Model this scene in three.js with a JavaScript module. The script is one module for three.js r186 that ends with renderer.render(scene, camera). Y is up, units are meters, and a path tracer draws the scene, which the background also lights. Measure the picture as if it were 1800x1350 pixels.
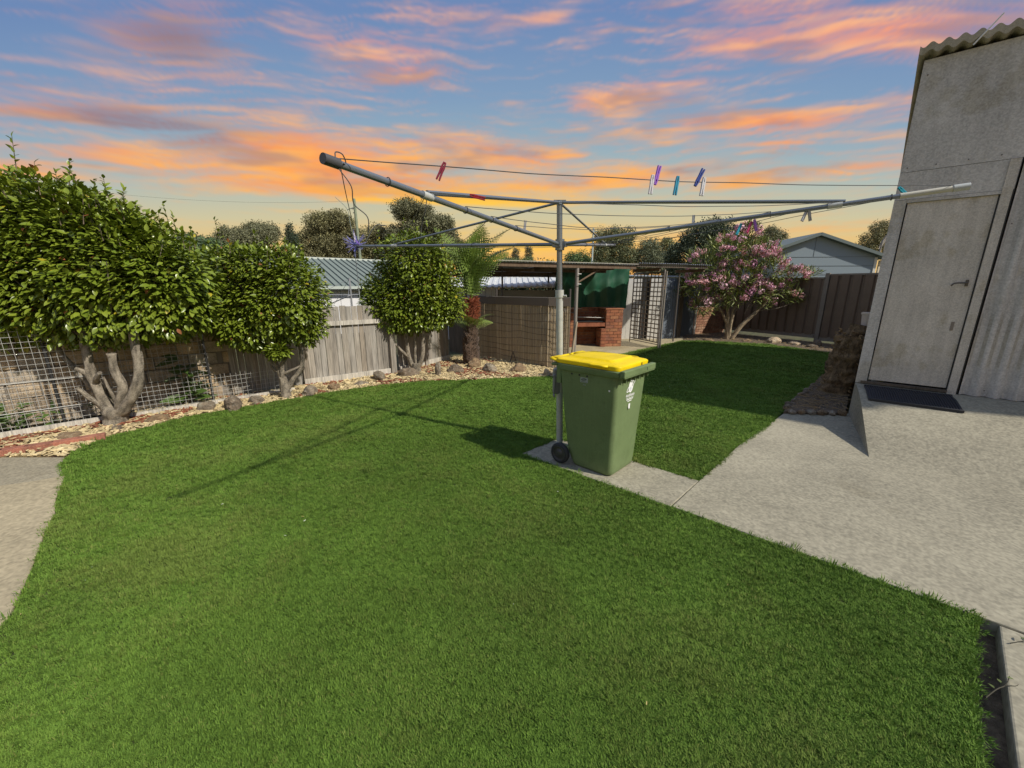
import * as THREE from 'three';
import { mergeGeometries } from 'three/addons/utils/BufferGeometryUtils.js';
import { RoundedBoxGeometry } from 'three/addons/geometries/RoundedBoxGeometry.js';

// ------------------------------------------------------------------ camera, sky, sun, exposure
const scene = new THREE.Scene();
const camera = new THREE.PerspectiveCamera(88.74, 1024 / 768, 0.05, 600);
camera.rotation.order = 'YXZ';
camera.position.set(0, 1.66, 0);
camera.rotation.x = -13.92 * Math.PI / 180;
scene.add(camera);

const renderer = new THREE.WebGLRenderer({ antialias: true });
renderer.setSize(1024, 768);
renderer.toneMapping = THREE.LinearToneMapping;
renderer.toneMappingExposure = 1.25;
renderer.shadowMap.enabled = true;

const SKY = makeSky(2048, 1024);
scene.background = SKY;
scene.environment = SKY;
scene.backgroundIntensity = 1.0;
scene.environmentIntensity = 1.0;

const sun = new THREE.DirectionalLight(new THREE.Color(1.0, 0.93, 0.8), 3.75);
sun.position.set(0.947 * 30, 30, 0.56 * 30);
sun.target.position.set(0, 0, -5);
sun.position.add(sun.target.position);
sun.castShadow = true;
sun.shadow.radius = 2.4;
sun.shadow.mapSize.set(4096, 4096);
Object.assign(sun.shadow.camera, { left: -22, right: 22, top: 22, bottom: -22, near: 1, far: 90 });
sun.shadow.bias = -0.0005;
scene.add(sun, sun.target);

// ------------------------------------------------------------------ small helpers
function RNG(seed) { let a = seed >>> 0; return () => { a = (a + 0x6D2B79F5) | 0; let t = Math.imul(a ^ (a >>> 15), 1 | a); t = (t + Math.imul(t ^ (t >>> 7), 61 | t)) ^ t; return ((t ^ (t >>> 14)) >>> 0) / 4294967296; }; }
function h3(x, y, z) { let n = (Math.imul(x, 374761393) + Math.imul(y, 668265263) + Math.imul(z, 1274126177)) | 0; n = Math.imul(n ^ (n >>> 13), 1274126177); n ^= n >>> 16; return (n >>> 0) / 4294967296; }
function vn(x, y, z = 0) {
  const xi = Math.floor(x), yi = Math.floor(y), zi = Math.floor(z);
  let fx = x - xi, fy = y - yi, fz = z - zi; fx = fx * fx * (3 - 2 * fx); fy = fy * fy * (3 - 2 * fy);
  const a = h3(xi, yi, zi), b = h3(xi + 1, yi, zi), c = h3(xi, yi + 1, zi), d = h3(xi + 1, yi + 1, zi);
  const p = a + (b - a) * fx, q = c + (d - c) * fx, r0 = p + (q - p) * fy;
  if (fz === 0) return r0;
  fz = fz * fz * (3 - 2 * fz);
  const a1 = h3(xi, yi, zi + 1), b1 = h3(xi + 1, yi, zi + 1), c1 = h3(xi, yi + 1, zi + 1), d1 = h3(xi + 1, yi + 1, zi + 1);
  const p1 = a1 + (b1 - a1) * fx, q1 = c1 + (d1 - c1) * fx;
  return r0 + (p1 + (q1 - p1) * fy - r0) * fz;
}
function fbm(x, y, z = 0, o = 5) { let s = 0, a = 0.5, n = 0; for (let i = 0; i < o; i++) { s += a * vn(x, y, z + i * 17); n += a; x *= 2.03; y *= 2.03; a *= 0.5; } return s / n; }
function pv(x, y, per, s) {   // value noise that repeats every per cells
  const xi = Math.floor(x), yi = Math.floor(y); let fx = x - xi, fy = y - yi; fx = fx * fx * (3 - 2 * fx); fy = fy * fy * (3 - 2 * fy);
  const m = (v, p) => ((v % p) + p) % p, px = per[0], py = per[1];
  const a = h3(m(xi, px), m(yi, py), s), b = h3(m(xi + 1, px), m(yi, py), s), c = h3(m(xi, px), m(yi + 1, py), s), d = h3(m(xi + 1, px), m(yi + 1, py), s);
  return a + (b - a) * fx + (c + (d - c) * fx - a - (b - a) * fx) * fy;
}
function pf(u, v, nx, ny, s, o = 4) { let t = 0, a = 0.5, n = 0; for (let i = 0; i < o; i++) { t += a * pv(u * nx, v * ny, [nx, ny], s + i); n += a; nx *= 2; ny *= 2; a *= 0.55; } return t / n; }
function sstep(a, b, x) { const t = Math.min(1, Math.max(0, (x - a) / (b - a))); return t * t * (3 - 2 * t); }
function s2l(c) { c /= 255; return c <= 0.04045 ? c / 12.92 : Math.pow((c + 0.055) / 1.055, 2.4); }
function l2s(c) { return 255 * (c <= 0.0031308 ? c * 12.92 : 1.055 * Math.pow(c, 1 / 2.4) - 0.055); }

function makeSky(W, Hh, SKYK = 0.85) {
  const d = new Float32Array(W * Hh * 4);
  const st = [[-6, 205, 150, 90], [0, 250, 172, 80], [3, 246, 182, 96], [6, 226, 192, 128], [9, 202, 193, 156], [13, 174, 184, 175], [17, 148, 171, 183], [22, 126, 154, 184], [30, 106, 134, 178], [45, 128, 154, 194], [60, 138, 162, 197], [90, 144, 167, 199]].map(a => [a[0], s2l(a[1]), s2l(a[2]), s2l(a[3])]);  // topmost stops, out of view overhead, brightened to add fill light in shade
  // cloud banks of a high, flat layer: [bearing, height angle over the horizon line, half sizes, weight]
  const blobs = [[-30, 16.8, 9, 2.6, .40], [-20, 14.5, 10, 2.6, .40], [-24, 12.3, 9, 1.1, .3], [-43, 16.5, 5, 1.5, .25], [-9, 17.3, 12, 1.6, .26], [0, 12.5, 14, 1.2, .3], [4, 16, 10, 1, .22], [-3, 11.0, 13, .7, .5], [16, 14, 13, 1.1, .3], [30, 13.5, 6, .9, .3], [13, 22, 7, 1.5, .32], [19, 24, 7, 1.2, .25], [27, 20, 9, 1.0, .26], [32, 19.5, 6, 1, .2], [31, 17.6, 4, .6, .25], [39, 15, 5, 1, .28], [26, 27, 8, 1.6, .3], [35, 27.5, 8, 2.4, .32], [43, 28, 7, 2.5, .33], [28, 30, 10, 1.2, .2], [-13, 26.5, 9, 2.2, .24], [-6, 29, 7, 1.2, .2], [4, 29, 3, .5, .3], [-15, 24, 7, 1.5, .2], [-50, 15, 5, .8, .28], [-48, 21, 5, .5, .2], [-36, 27.6, 6, 2.4, .5], [-42, 20.5, 6, 1.2, .32], [2, 5.2, 9, .8, .3], [24, 6.8, 7, .7, .22]];
  const darks = [[-36, 27.6, 8, 3, 1], [-42, 20.5, 7, 1.3, .9], [-33, 19, 6, 1.2, .45], [25, 14.8, 6, .6, .4], [-17, 13.4, 5, 0.6, .4], [8, 18, 8, 1, .4]];
  const D = Math.PI / 180;
  for (let j = 0; j < Hh; j++) {
    const e0 = ((j + 0.5) / Hh - 0.5) * 180;
    for (let i = 0; i < W; i++) {
      const o = (j * W + i) * 4;
      let a = ((i + 0.5) / W - 0.25) * 360; if (a > 180) a -= 360;
      // height angle in the plane of the layer's long streaks, easing back to plain elevation at the sides
      const ca = Math.cos(a * D), sa = Math.sin(a * D), fold = Math.min(Math.abs(a), 180 - Math.abs(a)), w = 1 - sstep(50, 85, fold);
      const e = e0 <= 0 ? e0 : e0 + (Math.atan2(Math.tan(e0 * D), Math.max(0.08, Math.abs(ca))) / D - e0) * w;
      let k = 0; while (k < st.length - 2 && e > st[k + 1][0]) k++;
      const f = Math.min(1, Math.max(0, (e - st[k][0]) / (st[k + 1][0] - st[k][0])));
      let r = st[k][1] + (st[k + 1][1] - st[k][1]) * f, g = st[k][2] + (st[k + 1][2] - st[k][2]) * f, b = st[k][3] + (st[k + 1][3] - st[k][3]) * f;
      if (e > -4) {
        const away = sstep(12, 45, Math.abs(a + 2)) * (1 - sstep(2, 9, e));
        r += (s2l(212) - r) * away * 0.75; g += (s2l(186) - g) * away * 0.75; b += (s2l(128) - b) * away * 0.75;
        const aw = Math.min(Math.abs(a), 62), v = e - 0.0016 * aw * aw, cx = sa * 5.2, cz = ca * 5.2 + 40;
        const wv = (fbm(cx * 1.2, v * 0.16, cz, 3) - 0.5) * 2.2;
        const n1 = fbm(cx * 0.9 + 7, (v + wv) * 0.33, cz * 0.9, 5);
        const n2 = fbm(cx * 1.7 + 3, (v + wv * 1.1) * 1.7, cz * 2.2, 6), n3 = fbm(cx * 4 + 9, (v + wv * 1.3) * 6.5, cz * 2, 4);
        let bl = 0; for (const q of blobs) { const x = (a - q[0]) / q[2]; if (x > 3 || x < -3) continue; const y = (e - q[1] - 0.0032 * q[0] * (a - q[0])) / q[3]; bl += q[4] * Math.exp(-(x * x + y * y)); }
        let dk = 0; for (const q of darks) { const x = (a - q[0]) / q[2]; if (x > 3 || x < -3) continue; const y = (e - q[1] - 0.0032 * q[0] * (a - q[0])) / q[3]; dk += q[4] * Math.exp(-(x * x + y * y)); }
        const den = (n1 - 0.5) * 0.72 + (n2 - 0.5) * 0.85 + (n3 - 0.5) * 0.5 + bl * 1.35 - 0.01;
        const al = sstep(-0.08, 0.72, den) * sstep(0.5, 5, e) * (0.95 - 0.25 * sstep(30, 60, e));
        const hi = sstep(13, 27, e), bright = sstep(0.35, 0.7, n2);
        let cr = s2l(255 - 8 * hi), cg = s2l(150 + 24 * bright + 4 * hi), cb = s2l(62 + 52 * hi + 18 * bright);
        const low = (1 - sstep(10, 14, e)) * Math.exp(-Math.pow((a + 4) / 22, 2)); cg += (s2l(206) - cg) * low * 0.9; cb += (s2l(62) - cb) * low * 0.7;
        const gr = Math.min(1, dk + 0.6 * sstep(0.5, 0.72, fbm(cx * 1.6 + 31, v * 0.6, cz * 1.6, 4)) * sstep(10, 15, e));
        cr += (s2l(122) - cr) * gr * 0.85; cg += (s2l(114) - cg) * gr * 0.85; cb += (s2l(132) - cb) * gr * 0.85;
        r += (cr - r) * al; g += (cg - g) * al; b += (cb - b) * al;
      }
      d[o] = r * SKYK; d[o + 1] = g * SKYK; d[o + 2] = b * SKYK; d[o + 3] = 1;
    }
  }
  const t = new THREE.DataTexture(d, W, Hh, THREE.RGBAFormat, THREE.FloatType);
  t.mapping = THREE.EquirectangularReflectionMapping; t.colorSpace = THREE.LinearSRGBColorSpace;
  t.magFilter = THREE.LinearFilter; t.minFilter = THREE.LinearFilter; t.wrapS = THREE.RepeatWrapping; t.needsUpdate = true;
  return t;
}

// ------------------------------------------------------------------ geometry and scene helpers
const V = (x, y, z) => new THREE.Vector3(x, y, z);
const taken = {};
function numbered(n) { if (!(n in taken)) { taken[n] = 0; return n; } taken[n]++; return n + '_' + String(taken[n]).padStart(3, '0'); }
function flat(g) { const q = g.index ? g.toNonIndexed() : g; for (const k of Object.keys(q.attributes)) if (!['position', 'normal', 'uv'].includes(k)) q.deleteAttribute(k); if (!q.attributes.uv) q.setAttribute('uv', new THREE.BufferAttribute(new Float32Array(q.attributes.position.count * 2), 2)); return q; }
function merge(list) { return list.length === 1 ? flat(list[0]) : mergeGeometries(list.map(flat)); }
function metric(g, s = 1, ox = 0, oy = 0) {   // uv in metres, by the way each face points
  g = flat(g); const p = g.attributes.position, n = g.attributes.normal, uv = new Float32Array(p.count * 2);
  for (let i = 0; i < p.count; i += 3) {
    const nx = Math.abs(n.getX(i) + n.getX(i + 1) + n.getX(i + 2)), ny = Math.abs(n.getY(i) + n.getY(i + 1) + n.getY(i + 2)), nz = Math.abs(n.getZ(i) + n.getZ(i + 1) + n.getZ(i + 2));
    for (let k = i; k < i + 3; k++) {
      const x = p.getX(k), y = p.getY(k), z = p.getZ(k); let a, b;
      if (ny > nx && ny > nz) { a = x; b = z; } else if (nx > nz) { a = z; b = y; } else { a = x; b = y; }
      uv[k * 2] = a / s + ox; uv[k * 2 + 1] = b / s + oy;
    }
  }
  g.setAttribute('uv', new THREE.BufferAttribute(uv, 2)); return g;
}
function box(w, h, d, x = 0, y = 0, z = 0, ry = 0) { const g = new THREE.BoxGeometry(w, h, d); if (ry) g.rotateY(ry); g.translate(x, y, z); return g; }
function rbox(w, h, d, r, x = 0, y = 0, z = 0, seg = 2) { const g = new RoundedBoxGeometry(w, h, d, seg, r); g.translate(x, y, z); return g; }
function rod(a, b, r0, r1 = r0, seg = 8, open = false) {
  const d = b.clone().sub(a), l = d.length(), g = new THREE.CylinderGeometry(r1, r0, l, seg, 1, open);
  g.applyQuaternion(new THREE.Quaternion().setFromUnitVectors(V(0, 1, 0), d.normalize()));
  g.translate((a.x + b.x) / 2, (a.y + b.y) / 2, (a.z + b.z) / 2); return g;
}
function limb(pts, r0, r1, seg = 8, rough = 0.12, seed = 1, n = 6) {   // tapered, knobbly branch along points
  const c = new THREE.CatmullRomCurve3(pts), N = Math.max(4, n * (pts.length - 1)), fr = c.computeFrenetFrames(N), pos = [], idx = [], uv = [];
  const L = c.getLength();
  for (let i = 0; i <= N; i++) {
    const t = i / N, p = c.getPointAt(t), r = r0 + (r1 - r0) * t;
    for (let k = 0; k <= seg; k++) {
      const a = k % seg / seg * Math.PI * 2, rr = r * (1 + rough * (vn(Math.cos(a) * 2 + seed * 7, Math.sin(a) * 2 + 9, t * L * 9 + 0.01) - 0.5) * 2);
      pos.push(p.x + (fr.normals[i].x * Math.cos(a) + fr.binormals[i].x * Math.sin(a)) * rr, p.y + (fr.normals[i].y * Math.cos(a) + fr.binormals[i].y * Math.sin(a)) * rr, p.z + (fr.normals[i].z * Math.cos(a) + fr.binormals[i].z * Math.sin(a)) * rr);
      uv.push(k / seg * Math.PI * 2 * r0, t * L);
    }
  }
  for (let i = 0; i < N; i++) for (let k = 0; k < seg; k++) { const a = i * (seg + 1) + k, b = a + seg + 1; idx.push(a, a + 1, b, a + 1, b + 1, b); }
  const e = pos.length / 3, q = c.getPointAt(1); pos.push(q.x, q.y, q.z); uv.push(0, L);
  for (let k = 0; k < seg; k++) idx.push(N * (seg + 1) + k, N * (seg + 1) + k + 1, e);
  const g = new THREE.BufferGeometry(); g.setAttribute('position', new THREE.Float32BufferAttribute(pos, 3)); g.setAttribute('uv', new THREE.Float32BufferAttribute(uv, 2)); g.setIndex(idx); g.computeVertexNormals(); return g;
}
function wireGeo(a, b, sag, r = 0.0024, wig = 0, seed = 1, n = 18) {
  const pts = []; for (let i = 0; i <= n; i++) { const t = i / n, p = a.clone().lerp(b, t); p.y -= sag * 4 * t * (1 - t) - wig * (vn(t * 9, seed * 3.7) - 0.5) * Math.sin(Math.PI * t); p.x += wig * (vn(t * 8, seed * 5.1 + 40) - 0.5) * Math.sin(Math.PI * t); pts.push(p); }
  return new THREE.TubeGeometry(new THREE.CatmullRomCurve3(pts), n * 2, r, 5);
}
function poly(pts, y, th, bev = 0) {   // slab whose top lies at y
  const s = new THREE.Shape(pts.map(p => new THREE.Vector2(p[0], -p[1])));
  let g; if (th) { g = new THREE.ExtrudeGeometry(s, { depth: th, bevelEnabled: bev > 0, bevelSize: bev, bevelThickness: bev, bevelOffset: -bev, bevelSegments: 2 }); g.rotateX(-Math.PI / 2); g.translate(0, y - th - (bev || 0), 0); } else { g = new THREE.ShapeGeometry(s); g.rotateX(-Math.PI / 2); g.translate(0, y, 0); }
  return g;
}
function inside(pts, x, z) { let c = false; for (let i = 0, j = pts.length - 1; i < pts.length; j = i++) { const [xi, zi] = pts[i], [xj, zj] = pts[j]; if ((zi > z) !== (zj > z) && x < (xj - xi) * (z - zi) / (zj - zi) + xi) c = !c; } return c; }
function edgeDist(pts, x, z) { let m = 9; for (let i = 0, j = pts.length - 1; i < pts.length; j = i++) { const ax = pts[j][0], az = pts[j][1], dx = pts[i][0] - ax, dz = pts[i][1] - az, t = Math.max(0, Math.min(1, ((x - ax) * dx + (z - az) * dz) / (dx * dx + dz * dz))); m = Math.min(m, Math.hypot(x - ax - dx * t, z - az - dz * t)); } return m; }
function mesh(name, g, m, parent) { const o = new THREE.Mesh(Array.isArray(g) ? merge(g) : g, m); o.name = parent ? name : numbered(name); o.castShadow = o.receiveShadow = true; (parent || scene).add(o); return o; }
function tag(o, label, category, group, kind) { o.userData.label = label; if (category) o.userData.category = category; if (group) o.userData.group = group; if (kind) o.userData.kind = kind; return o; }
function thing(name, label, category, p = [0, 0, 0], ry = 0, group) { const o = new THREE.Group(); o.name = numbered(name); o.position.set(...p); o.rotation.y = ry; scene.add(o); return tag(o, label, category, group); }
function struct(name, g, m, label) { const o = mesh(name, g, m); o.userData.kind = 'structure'; if (label) o.userData.label = label; return o; }
function stuffPart(o) { o.userData.kind = 'stuff'; return o; }
function inst(name, geo, mat, list, parent) {   // list of [Matrix4, Color|null]
  const o = new THREE.InstancedMesh(geo, mat, list.length); o.name = parent ? name : numbered(name); o.castShadow = o.receiveShadow = true;
  list.forEach((q, i) => { o.setMatrixAt(i, q[0]); if (q[1]) o.setColorAt(i, q[1]); });
  o.instanceMatrix.needsUpdate = true; if (o.instanceColor) o.instanceColor.needsUpdate = true;
  (parent || scene).add(o); o.userData.kind = 'stuff'; return o;
}
const tmpO = new THREE.Object3D();
function M4(x, y, z, rx, ry, rz, sx, sy = sx, sz = sx) { tmpO.position.set(x, y, z); tmpO.rotation.set(rx, ry, rz, 'YXZ'); tmpO.scale.set(sx, sy, sz); tmpO.updateMatrix(); return tmpO.matrix.clone(); }
const col = (r, g, b) => new THREE.Color().setRGB(r, g, b);

// ------------------------------------------------------------------ procedural textures and materials
function tex(n, fn, rep = 1, srgb = true) {
  const d = new Uint8Array(n * n * 4);
  for (let j = 0; j < n; j++) for (let i = 0; i < n; i++) { const c = fn(i / n, j / n), o = (j * n + i) * 4; for (let k = 0; k < 3; k++) d[o + k] = Math.max(0, Math.min(255, srgb ? l2s(Math.max(0, c[k])) : c[k] * 255)); d[o + 3] = 255; }
  const t = new THREE.DataTexture(d, n, n); t.wrapS = t.wrapT = THREE.RepeatWrapping; t.repeat.set(rep, rep); t.magFilter = THREE.LinearFilter; t.minFilter = THREE.LinearMipmapLinearFilter; t.generateMipmaps = true; if (srgb) t.colorSpace = THREE.SRGBColorSpace; t.needsUpdate = true; return t;
}
const grey = (n, fn) => tex(n, (u, v) => { const c = fn(u, v); return [c, c, c]; }, 1, false);
function mat(r, g, b, rough = 0.8, o = {}) { return new THREE.MeshStandardMaterial({ color: col(r, g, b), roughness: rough, ...o }); }
const mixc = (a, b, t) => [a[0] + (b[0] - a[0]) * t, a[1] + (b[1] - a[1]) * t, a[2] + (b[2] - a[2]) * t];

const T = {};
// 4 m of trowelled, aged concrete: speckle, blotches, a few stains
T.concrete = tex(1024, (u, v) => {
  const a = pf(u, v, 5, 5, 3, 5), b = pf(u, v, 90, 90, 11, 3), c = pf(u, v, 260, 260, 21, 2), w = pf(u, v, 9, 34, 41, 4);
  let k = 0.8 + 0.46 * (a - 0.5) + 0.14 * (b - 0.5) + 0.55 * (c - 0.5) + 0.10 * (w - 0.5);
  const s = sstep(0.6, 0.72, pf(u, v, 4, 4, 61, 5));
  return mixc([0.355 * k, 0.325 * k, 0.24 * k], [0.27 * k, 0.24 * k, 0.165 * k], s * 0.6);
});
T.concreteB = grey(512, (u, v) => 0.5 + 0.5 * (pf(u, v, 60, 60, 5, 4) - 0.5) + 0.5 * (pf(u, v, 12, 12, 6, 3) - 0.5));
// 2 m of weathered cement sheet
T.fibro = tex(1024, (u, v) => {
  const a = pf(u, v, 6, 5, 31, 5), b = pf(u, v, 170, 170, 33, 3), st = pf(u, v, 40, 3, 37, 4), bl = sstep(0.55, 0.75, pf(u, v, 9, 7, 35, 5));
  const k = 0.82 + 0.28 * (a - 0.5) + 0.5 * (b - 0.5) + 0.22 * (st - 0.5);
  return mixc([0.58 * k, 0.56 * k, 0.53 * k], [0.46 * k, 0.425 * k, 0.35 * k], bl * 0.7);
});
T.wood = tex(512, (u, v) => { const g = pf(u, v, 90, 3, 51, 4), a = pf(u, v, 7, 2, 53, 3), n = pf(u, v, 160, 12, 57, 2); const k = 0.7 + 0.75 * (g - 0.5) + 0.45 * (a - 0.5) + 0.3 * (n - 0.5); return [0.40 * k, 0.372 * k, 0.33 * k]; });
T.woodB = grey(512, (u, v) => pf(u, v, 110, 3, 51, 4));
T.bark = tex(256, (u, v) => { const k = 0.66 + 1.3 * (pf(u, v, 10, 5, 71, 5) - 0.5) + 0.7 * (pf(u, v, 40, 40, 73, 3) - 0.5); return [0.44 * k, 0.38 * k, 0.295 * k]; });
T.rock = tex(256, (u, v) => { const k = 0.65 + 0.8 * (pf(u, v, 6, 6, 81, 5) - 0.5) + 0.6 * (pf(u, v, 50, 50, 83, 3) - 0.5), l = sstep(0.58, 0.68, pf(u, v, 10, 10, 85, 4)); return mixc([0.31 * k, 0.25 * k, 0.18 * k], [0.42 * k, 0.39 * k, 0.31 * k], l * 0.7); });
T.brick = tex(256, (u, v) => { const k = 0.75 + 0.7 * (pf(u, v, 6, 6, 91, 4) - 0.5) + 0.7 * (pf(u, v, 60, 60, 93, 3) - 0.5); return [k, k * 0.98, k * 0.95]; });
T.soil = tex(512, (u, v) => { const k = 0.6 + 1.0 * (pf(u, v, 20, 20, 101, 5) - 0.5) + 0.6 * (pf(u, v, 120, 120, 103, 2) - 0.5), g = pf(u, v, 8, 8, 107, 4); return mixc([0.05 * k, 0.075 * k, 0.02 * k], [0.11 * k, 0.095 * k, 0.045 * k], g); });
T.mulch = tex(512, (u, v) => { const a = pf(u, v, 60, 30, 111, 3), b = pf(u, v, 30, 70, 113, 3), k = 0.58 + 1.3 * (Math.max(a, b) - 0.5), r = sstep(0.5, 0.7, pf(u, v, 7, 7, 117, 4)); return mixc([0.46 * k, 0.33 * k, 0.15 * k], [0.20 * k, 0.11 * k, 0.06 * k], r); });
T.earth = tex(512, (u, v) => { const k = 0.6 + 1.1 * (pf(u, v, 24, 24, 121, 5) - 0.5); return [0.20 * k, 0.15 * k, 0.10 * k]; });
T.grain = grey(256, (u, v) => pf(u, v, 40, 40, 131, 4));
T.plast = tex(1024, (u, v) => { const s = pf(u, v, 130, 6, 141, 3), b = pf(u, v, 5, 5, 143, 4), c = pf(u, v, 120, 120, 145, 2); let k = 0.9 + 0.2 * (b - 0.5) + 0.10 * (s - 0.5) + 0.12 * (c - 0.5); const r1 = 1 - Math.abs(2 * pv(u * 26, v * 9, [26, 9], 147) - 1), r2 = 1 - Math.abs(2 * pv(u * 7, v * 30, [7, 30], 149) - 1), m = sstep(0.52, 0.66, pf(u, v, 6, 6, 151, 4)); k += 0.22 * m * (sstep(0.965, 1, r1) + sstep(0.97, 1, r2)) - 0.07 * sstep(0.6, 0.75, pf(u, v, 14, 14, 153, 4)); return [k, k, k * 0.99]; });
const rep = (t, s) => { const c = t.clone(); c.repeat.set(1 / s, 1 / s); c.needsUpdate = true; return c; };
const M = {};
M.concrete = new THREE.MeshStandardMaterial({ map: rep(T.concrete, 4), roughness: 0.92, bumpMap: rep(T.concreteB, 0.5), bumpScale: 0.0006 });
M.concreteDark = new THREE.MeshStandardMaterial({ map: rep(T.concrete, 3.1), color: col(0.98, 0.94, 0.9), roughness: 0.95, bumpMap: rep(T.concreteB, 1), bumpScale: 0.005 });
M.patio = new THREE.MeshStandardMaterial({ map: rep(T.concrete, 3.4), color: col(1.25, 1.15, 0.98), roughness: 0.95 });
M.fibro = new THREE.MeshStandardMaterial({ map: rep(T.fibro, 2), roughness: 0.9, bumpMap: rep(T.grain, 0.35), bumpScale: 0.0015 });
M.fibroDoor = new THREE.MeshStandardMaterial({ map: rep(T.fibro, 1.3), color: col(1.06, 1.02, 0.95), roughness: 0.85, bumpMap: rep(T.grain, 0.2), bumpScale: 0.001 });
const woodTones = [[1, 1, 1], [0.86, 0.84, 0.82], [1.12, 1.09, 1.05], [0.95, 0.88, 0.8], [1.05, 1.06, 1.08]];
M.paling = woodTones.map(c => new THREE.MeshStandardMaterial({ map: rep(T.wood, 1), color: col(...c), roughness: 0.92, bumpMap: rep(T.woodB, 1), bumpScale: 0.003 }));
M.rail = new THREE.MeshStandardMaterial({ map: rep(T.wood, 1), color: col(1.75, 1.76, 1.74), roughness: 0.9, bumpMap: rep(T.woodB, 1), bumpScale: 0.002 });
M.darkWood = new THREE.MeshStandardMaterial({ map: rep(T.wood, 1), color: col(0.34, 0.29, 0.24), roughness: 0.9 });
M.bark = new THREE.MeshStandardMaterial({ map: rep(T.bark, 0.4), roughness: 0.95, bumpMap: rep(T.grain, 0.16), bumpScale: 0.014 });
M.darkBark = new THREE.MeshStandardMaterial({ map: rep(T.bark, 1), color: col(0.5, 0.45, 0.4), roughness: 0.95 });
M.rock = [[1, 1, 1], [0.78, 0.74, 0.72], [1.1, 0.92, 0.72], [1.15, 1.15, 1.12]].map(c => new THREE.MeshStandardMaterial({ map: rep(T.rock, 0.35), color: col(...c), roughness: 0.95, bumpMap: rep(T.grain, 0.15), bumpScale: 0.006 }));
M.paleRock = new THREE.MeshStandardMaterial({ map: rep(T.rock, 0.5), color: col(2.0, 1.9, 1.75), roughness: 0.95 });
const brickTones = [[0.42, 0.165, 0.085], [0.36, 0.13, 0.07], [0.46, 0.21, 0.11], [0.33, 0.14, 0.09]];
M.brick = brickTones.map(c => new THREE.MeshStandardMaterial({ map: rep(T.brick, 0.4), color: col(...c), roughness: 0.92 }));
M.pinkBrick = [[0.46, 0.25, 0.16], [0.40, 0.20, 0.13], [0.52, 0.31, 0.21]].map(c => new THREE.MeshStandardMaterial({ map: rep(T.brick, 0.3), color: col(...c), roughness: 0.95, bumpMap: rep(T.grain, 0.1), bumpScale: 0.008 }));
M.sandstone = [[0.62, 0.50, 0.36], [0.54, 0.43, 0.31], [0.66, 0.50, 0.33], [0.58, 0.50, 0.40]].map(c => new THREE.MeshStandardMaterial({ map: rep(T.brick, 0.5), color: col(...c), roughness: 0.95, bumpMap: rep(T.grain, 0.2), bumpScale: 0.008 }));
M.mortar = mat(0.22, 0.195, 0.165, 0.95);
M.galv = new THREE.MeshStandardMaterial({ color: col(0.19, 0.215, 0.24), roughness: 0.5, metalness: 0.45, roughnessMap: rep(T.concreteB, 0.3) });
M.galvLight = new THREE.MeshStandardMaterial({ color: col(0.5, 0.52, 0.5), map: rep(T.plast, 0.4), roughness: 0.5, metalness: 0.15 });
M.wire = mat(0.07, 0.075, 0.08, 0.6, { metalness: 0.4 });
M.meshWire = mat(0.46, 0.46, 0.44, 0.55, { metalness: 0.2 });
M.black = mat(0.02, 0.02, 0.021, 0.6);
M.rubber = mat(0.025, 0.026, 0.03, 0.75);
M.white = mat(0.72, 0.72, 0.70, 0.6);
M.earth = new THREE.MeshStandardMaterial({ map: rep(T.earth, 1), roughness: 1, bumpMap: rep(T.grain, 0.4), bumpScale: 0.01 });
M.soil = new THREE.MeshStandardMaterial({ map: rep(T.soil, 1.4), roughness: 1 });
M.mulch = new THREE.MeshStandardMaterial({ map: rep(T.mulch, 0.9), roughness: 1, bumpMap: rep(T.grain, 0.2), bumpScale: 0.02 });

// ------------------------------------------------------------------ ground, lawn, concrete
struct('ground', metric((() => { const g = new THREE.PlaneGeometry(420, 420, 1, 1); g.rotateX(-Math.PI / 2); g.translate(0, -0.09, -60); return g; })()), new THREE.MeshStandardMaterial({ map: rep(T.soil, 3), color: col(1.3, 1.2, 1.2), roughness: 1 }), 'dull grassy ground of the surrounding yards');
const LAWN = [[-4.3, -3.44], [-4.01, -3.21], [-3.8, -3.0], [-3.64, -2.82], [-3.42, -2.62], [-3.22, -2.38], [-3.03, -2.18], [-2.86, -1.99], [-2.59, -1.68], [-2.50, -1.5], [-2.3, -1.2], [-2.1, -0.6], [-1.9, 0], [-1.9, 0.6], [-0.13, 0.57], [0.48, 0.0], [1.68, -1.045], [2.25, -1.56], [2.40, -1.68], [1.22, -2.71], [0.1, -3.7], [0.51, -4.11], [1.63, -3.12], [2.43, -3.91], [3.05, -4.45], [3.56, -5.0], [4.25, -5.64], [5.0, -6.35], [5.74, -7.14], [6.98, -8.53], [8.12, -9.89], [7.84, -10.74], [7.45, -11.5], [6.54, -11.9], [5.88, -12.2], [5.34, -12.25], [4.11, -11.06], [2.9, -9.89], [2.17, -9.24], [1.38, -8.53], [1.0, -7.6], [0.8, -7.22], [0.32, -7.14], [-0.62, -6.95], [-1.63, -6.82], [-2.4, -6.42], [-3.04, -5.95], [-3.76, -5.27], [-4.22, -4.85], [-4.39, -4.45], [-4.58, -4.1], [-4.5, -3.75], [-4.36, -3.55]];
struct('lawn', metric(poly(LAWN, 0, 0.06)), M.soil, 'mown green lawn');

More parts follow.
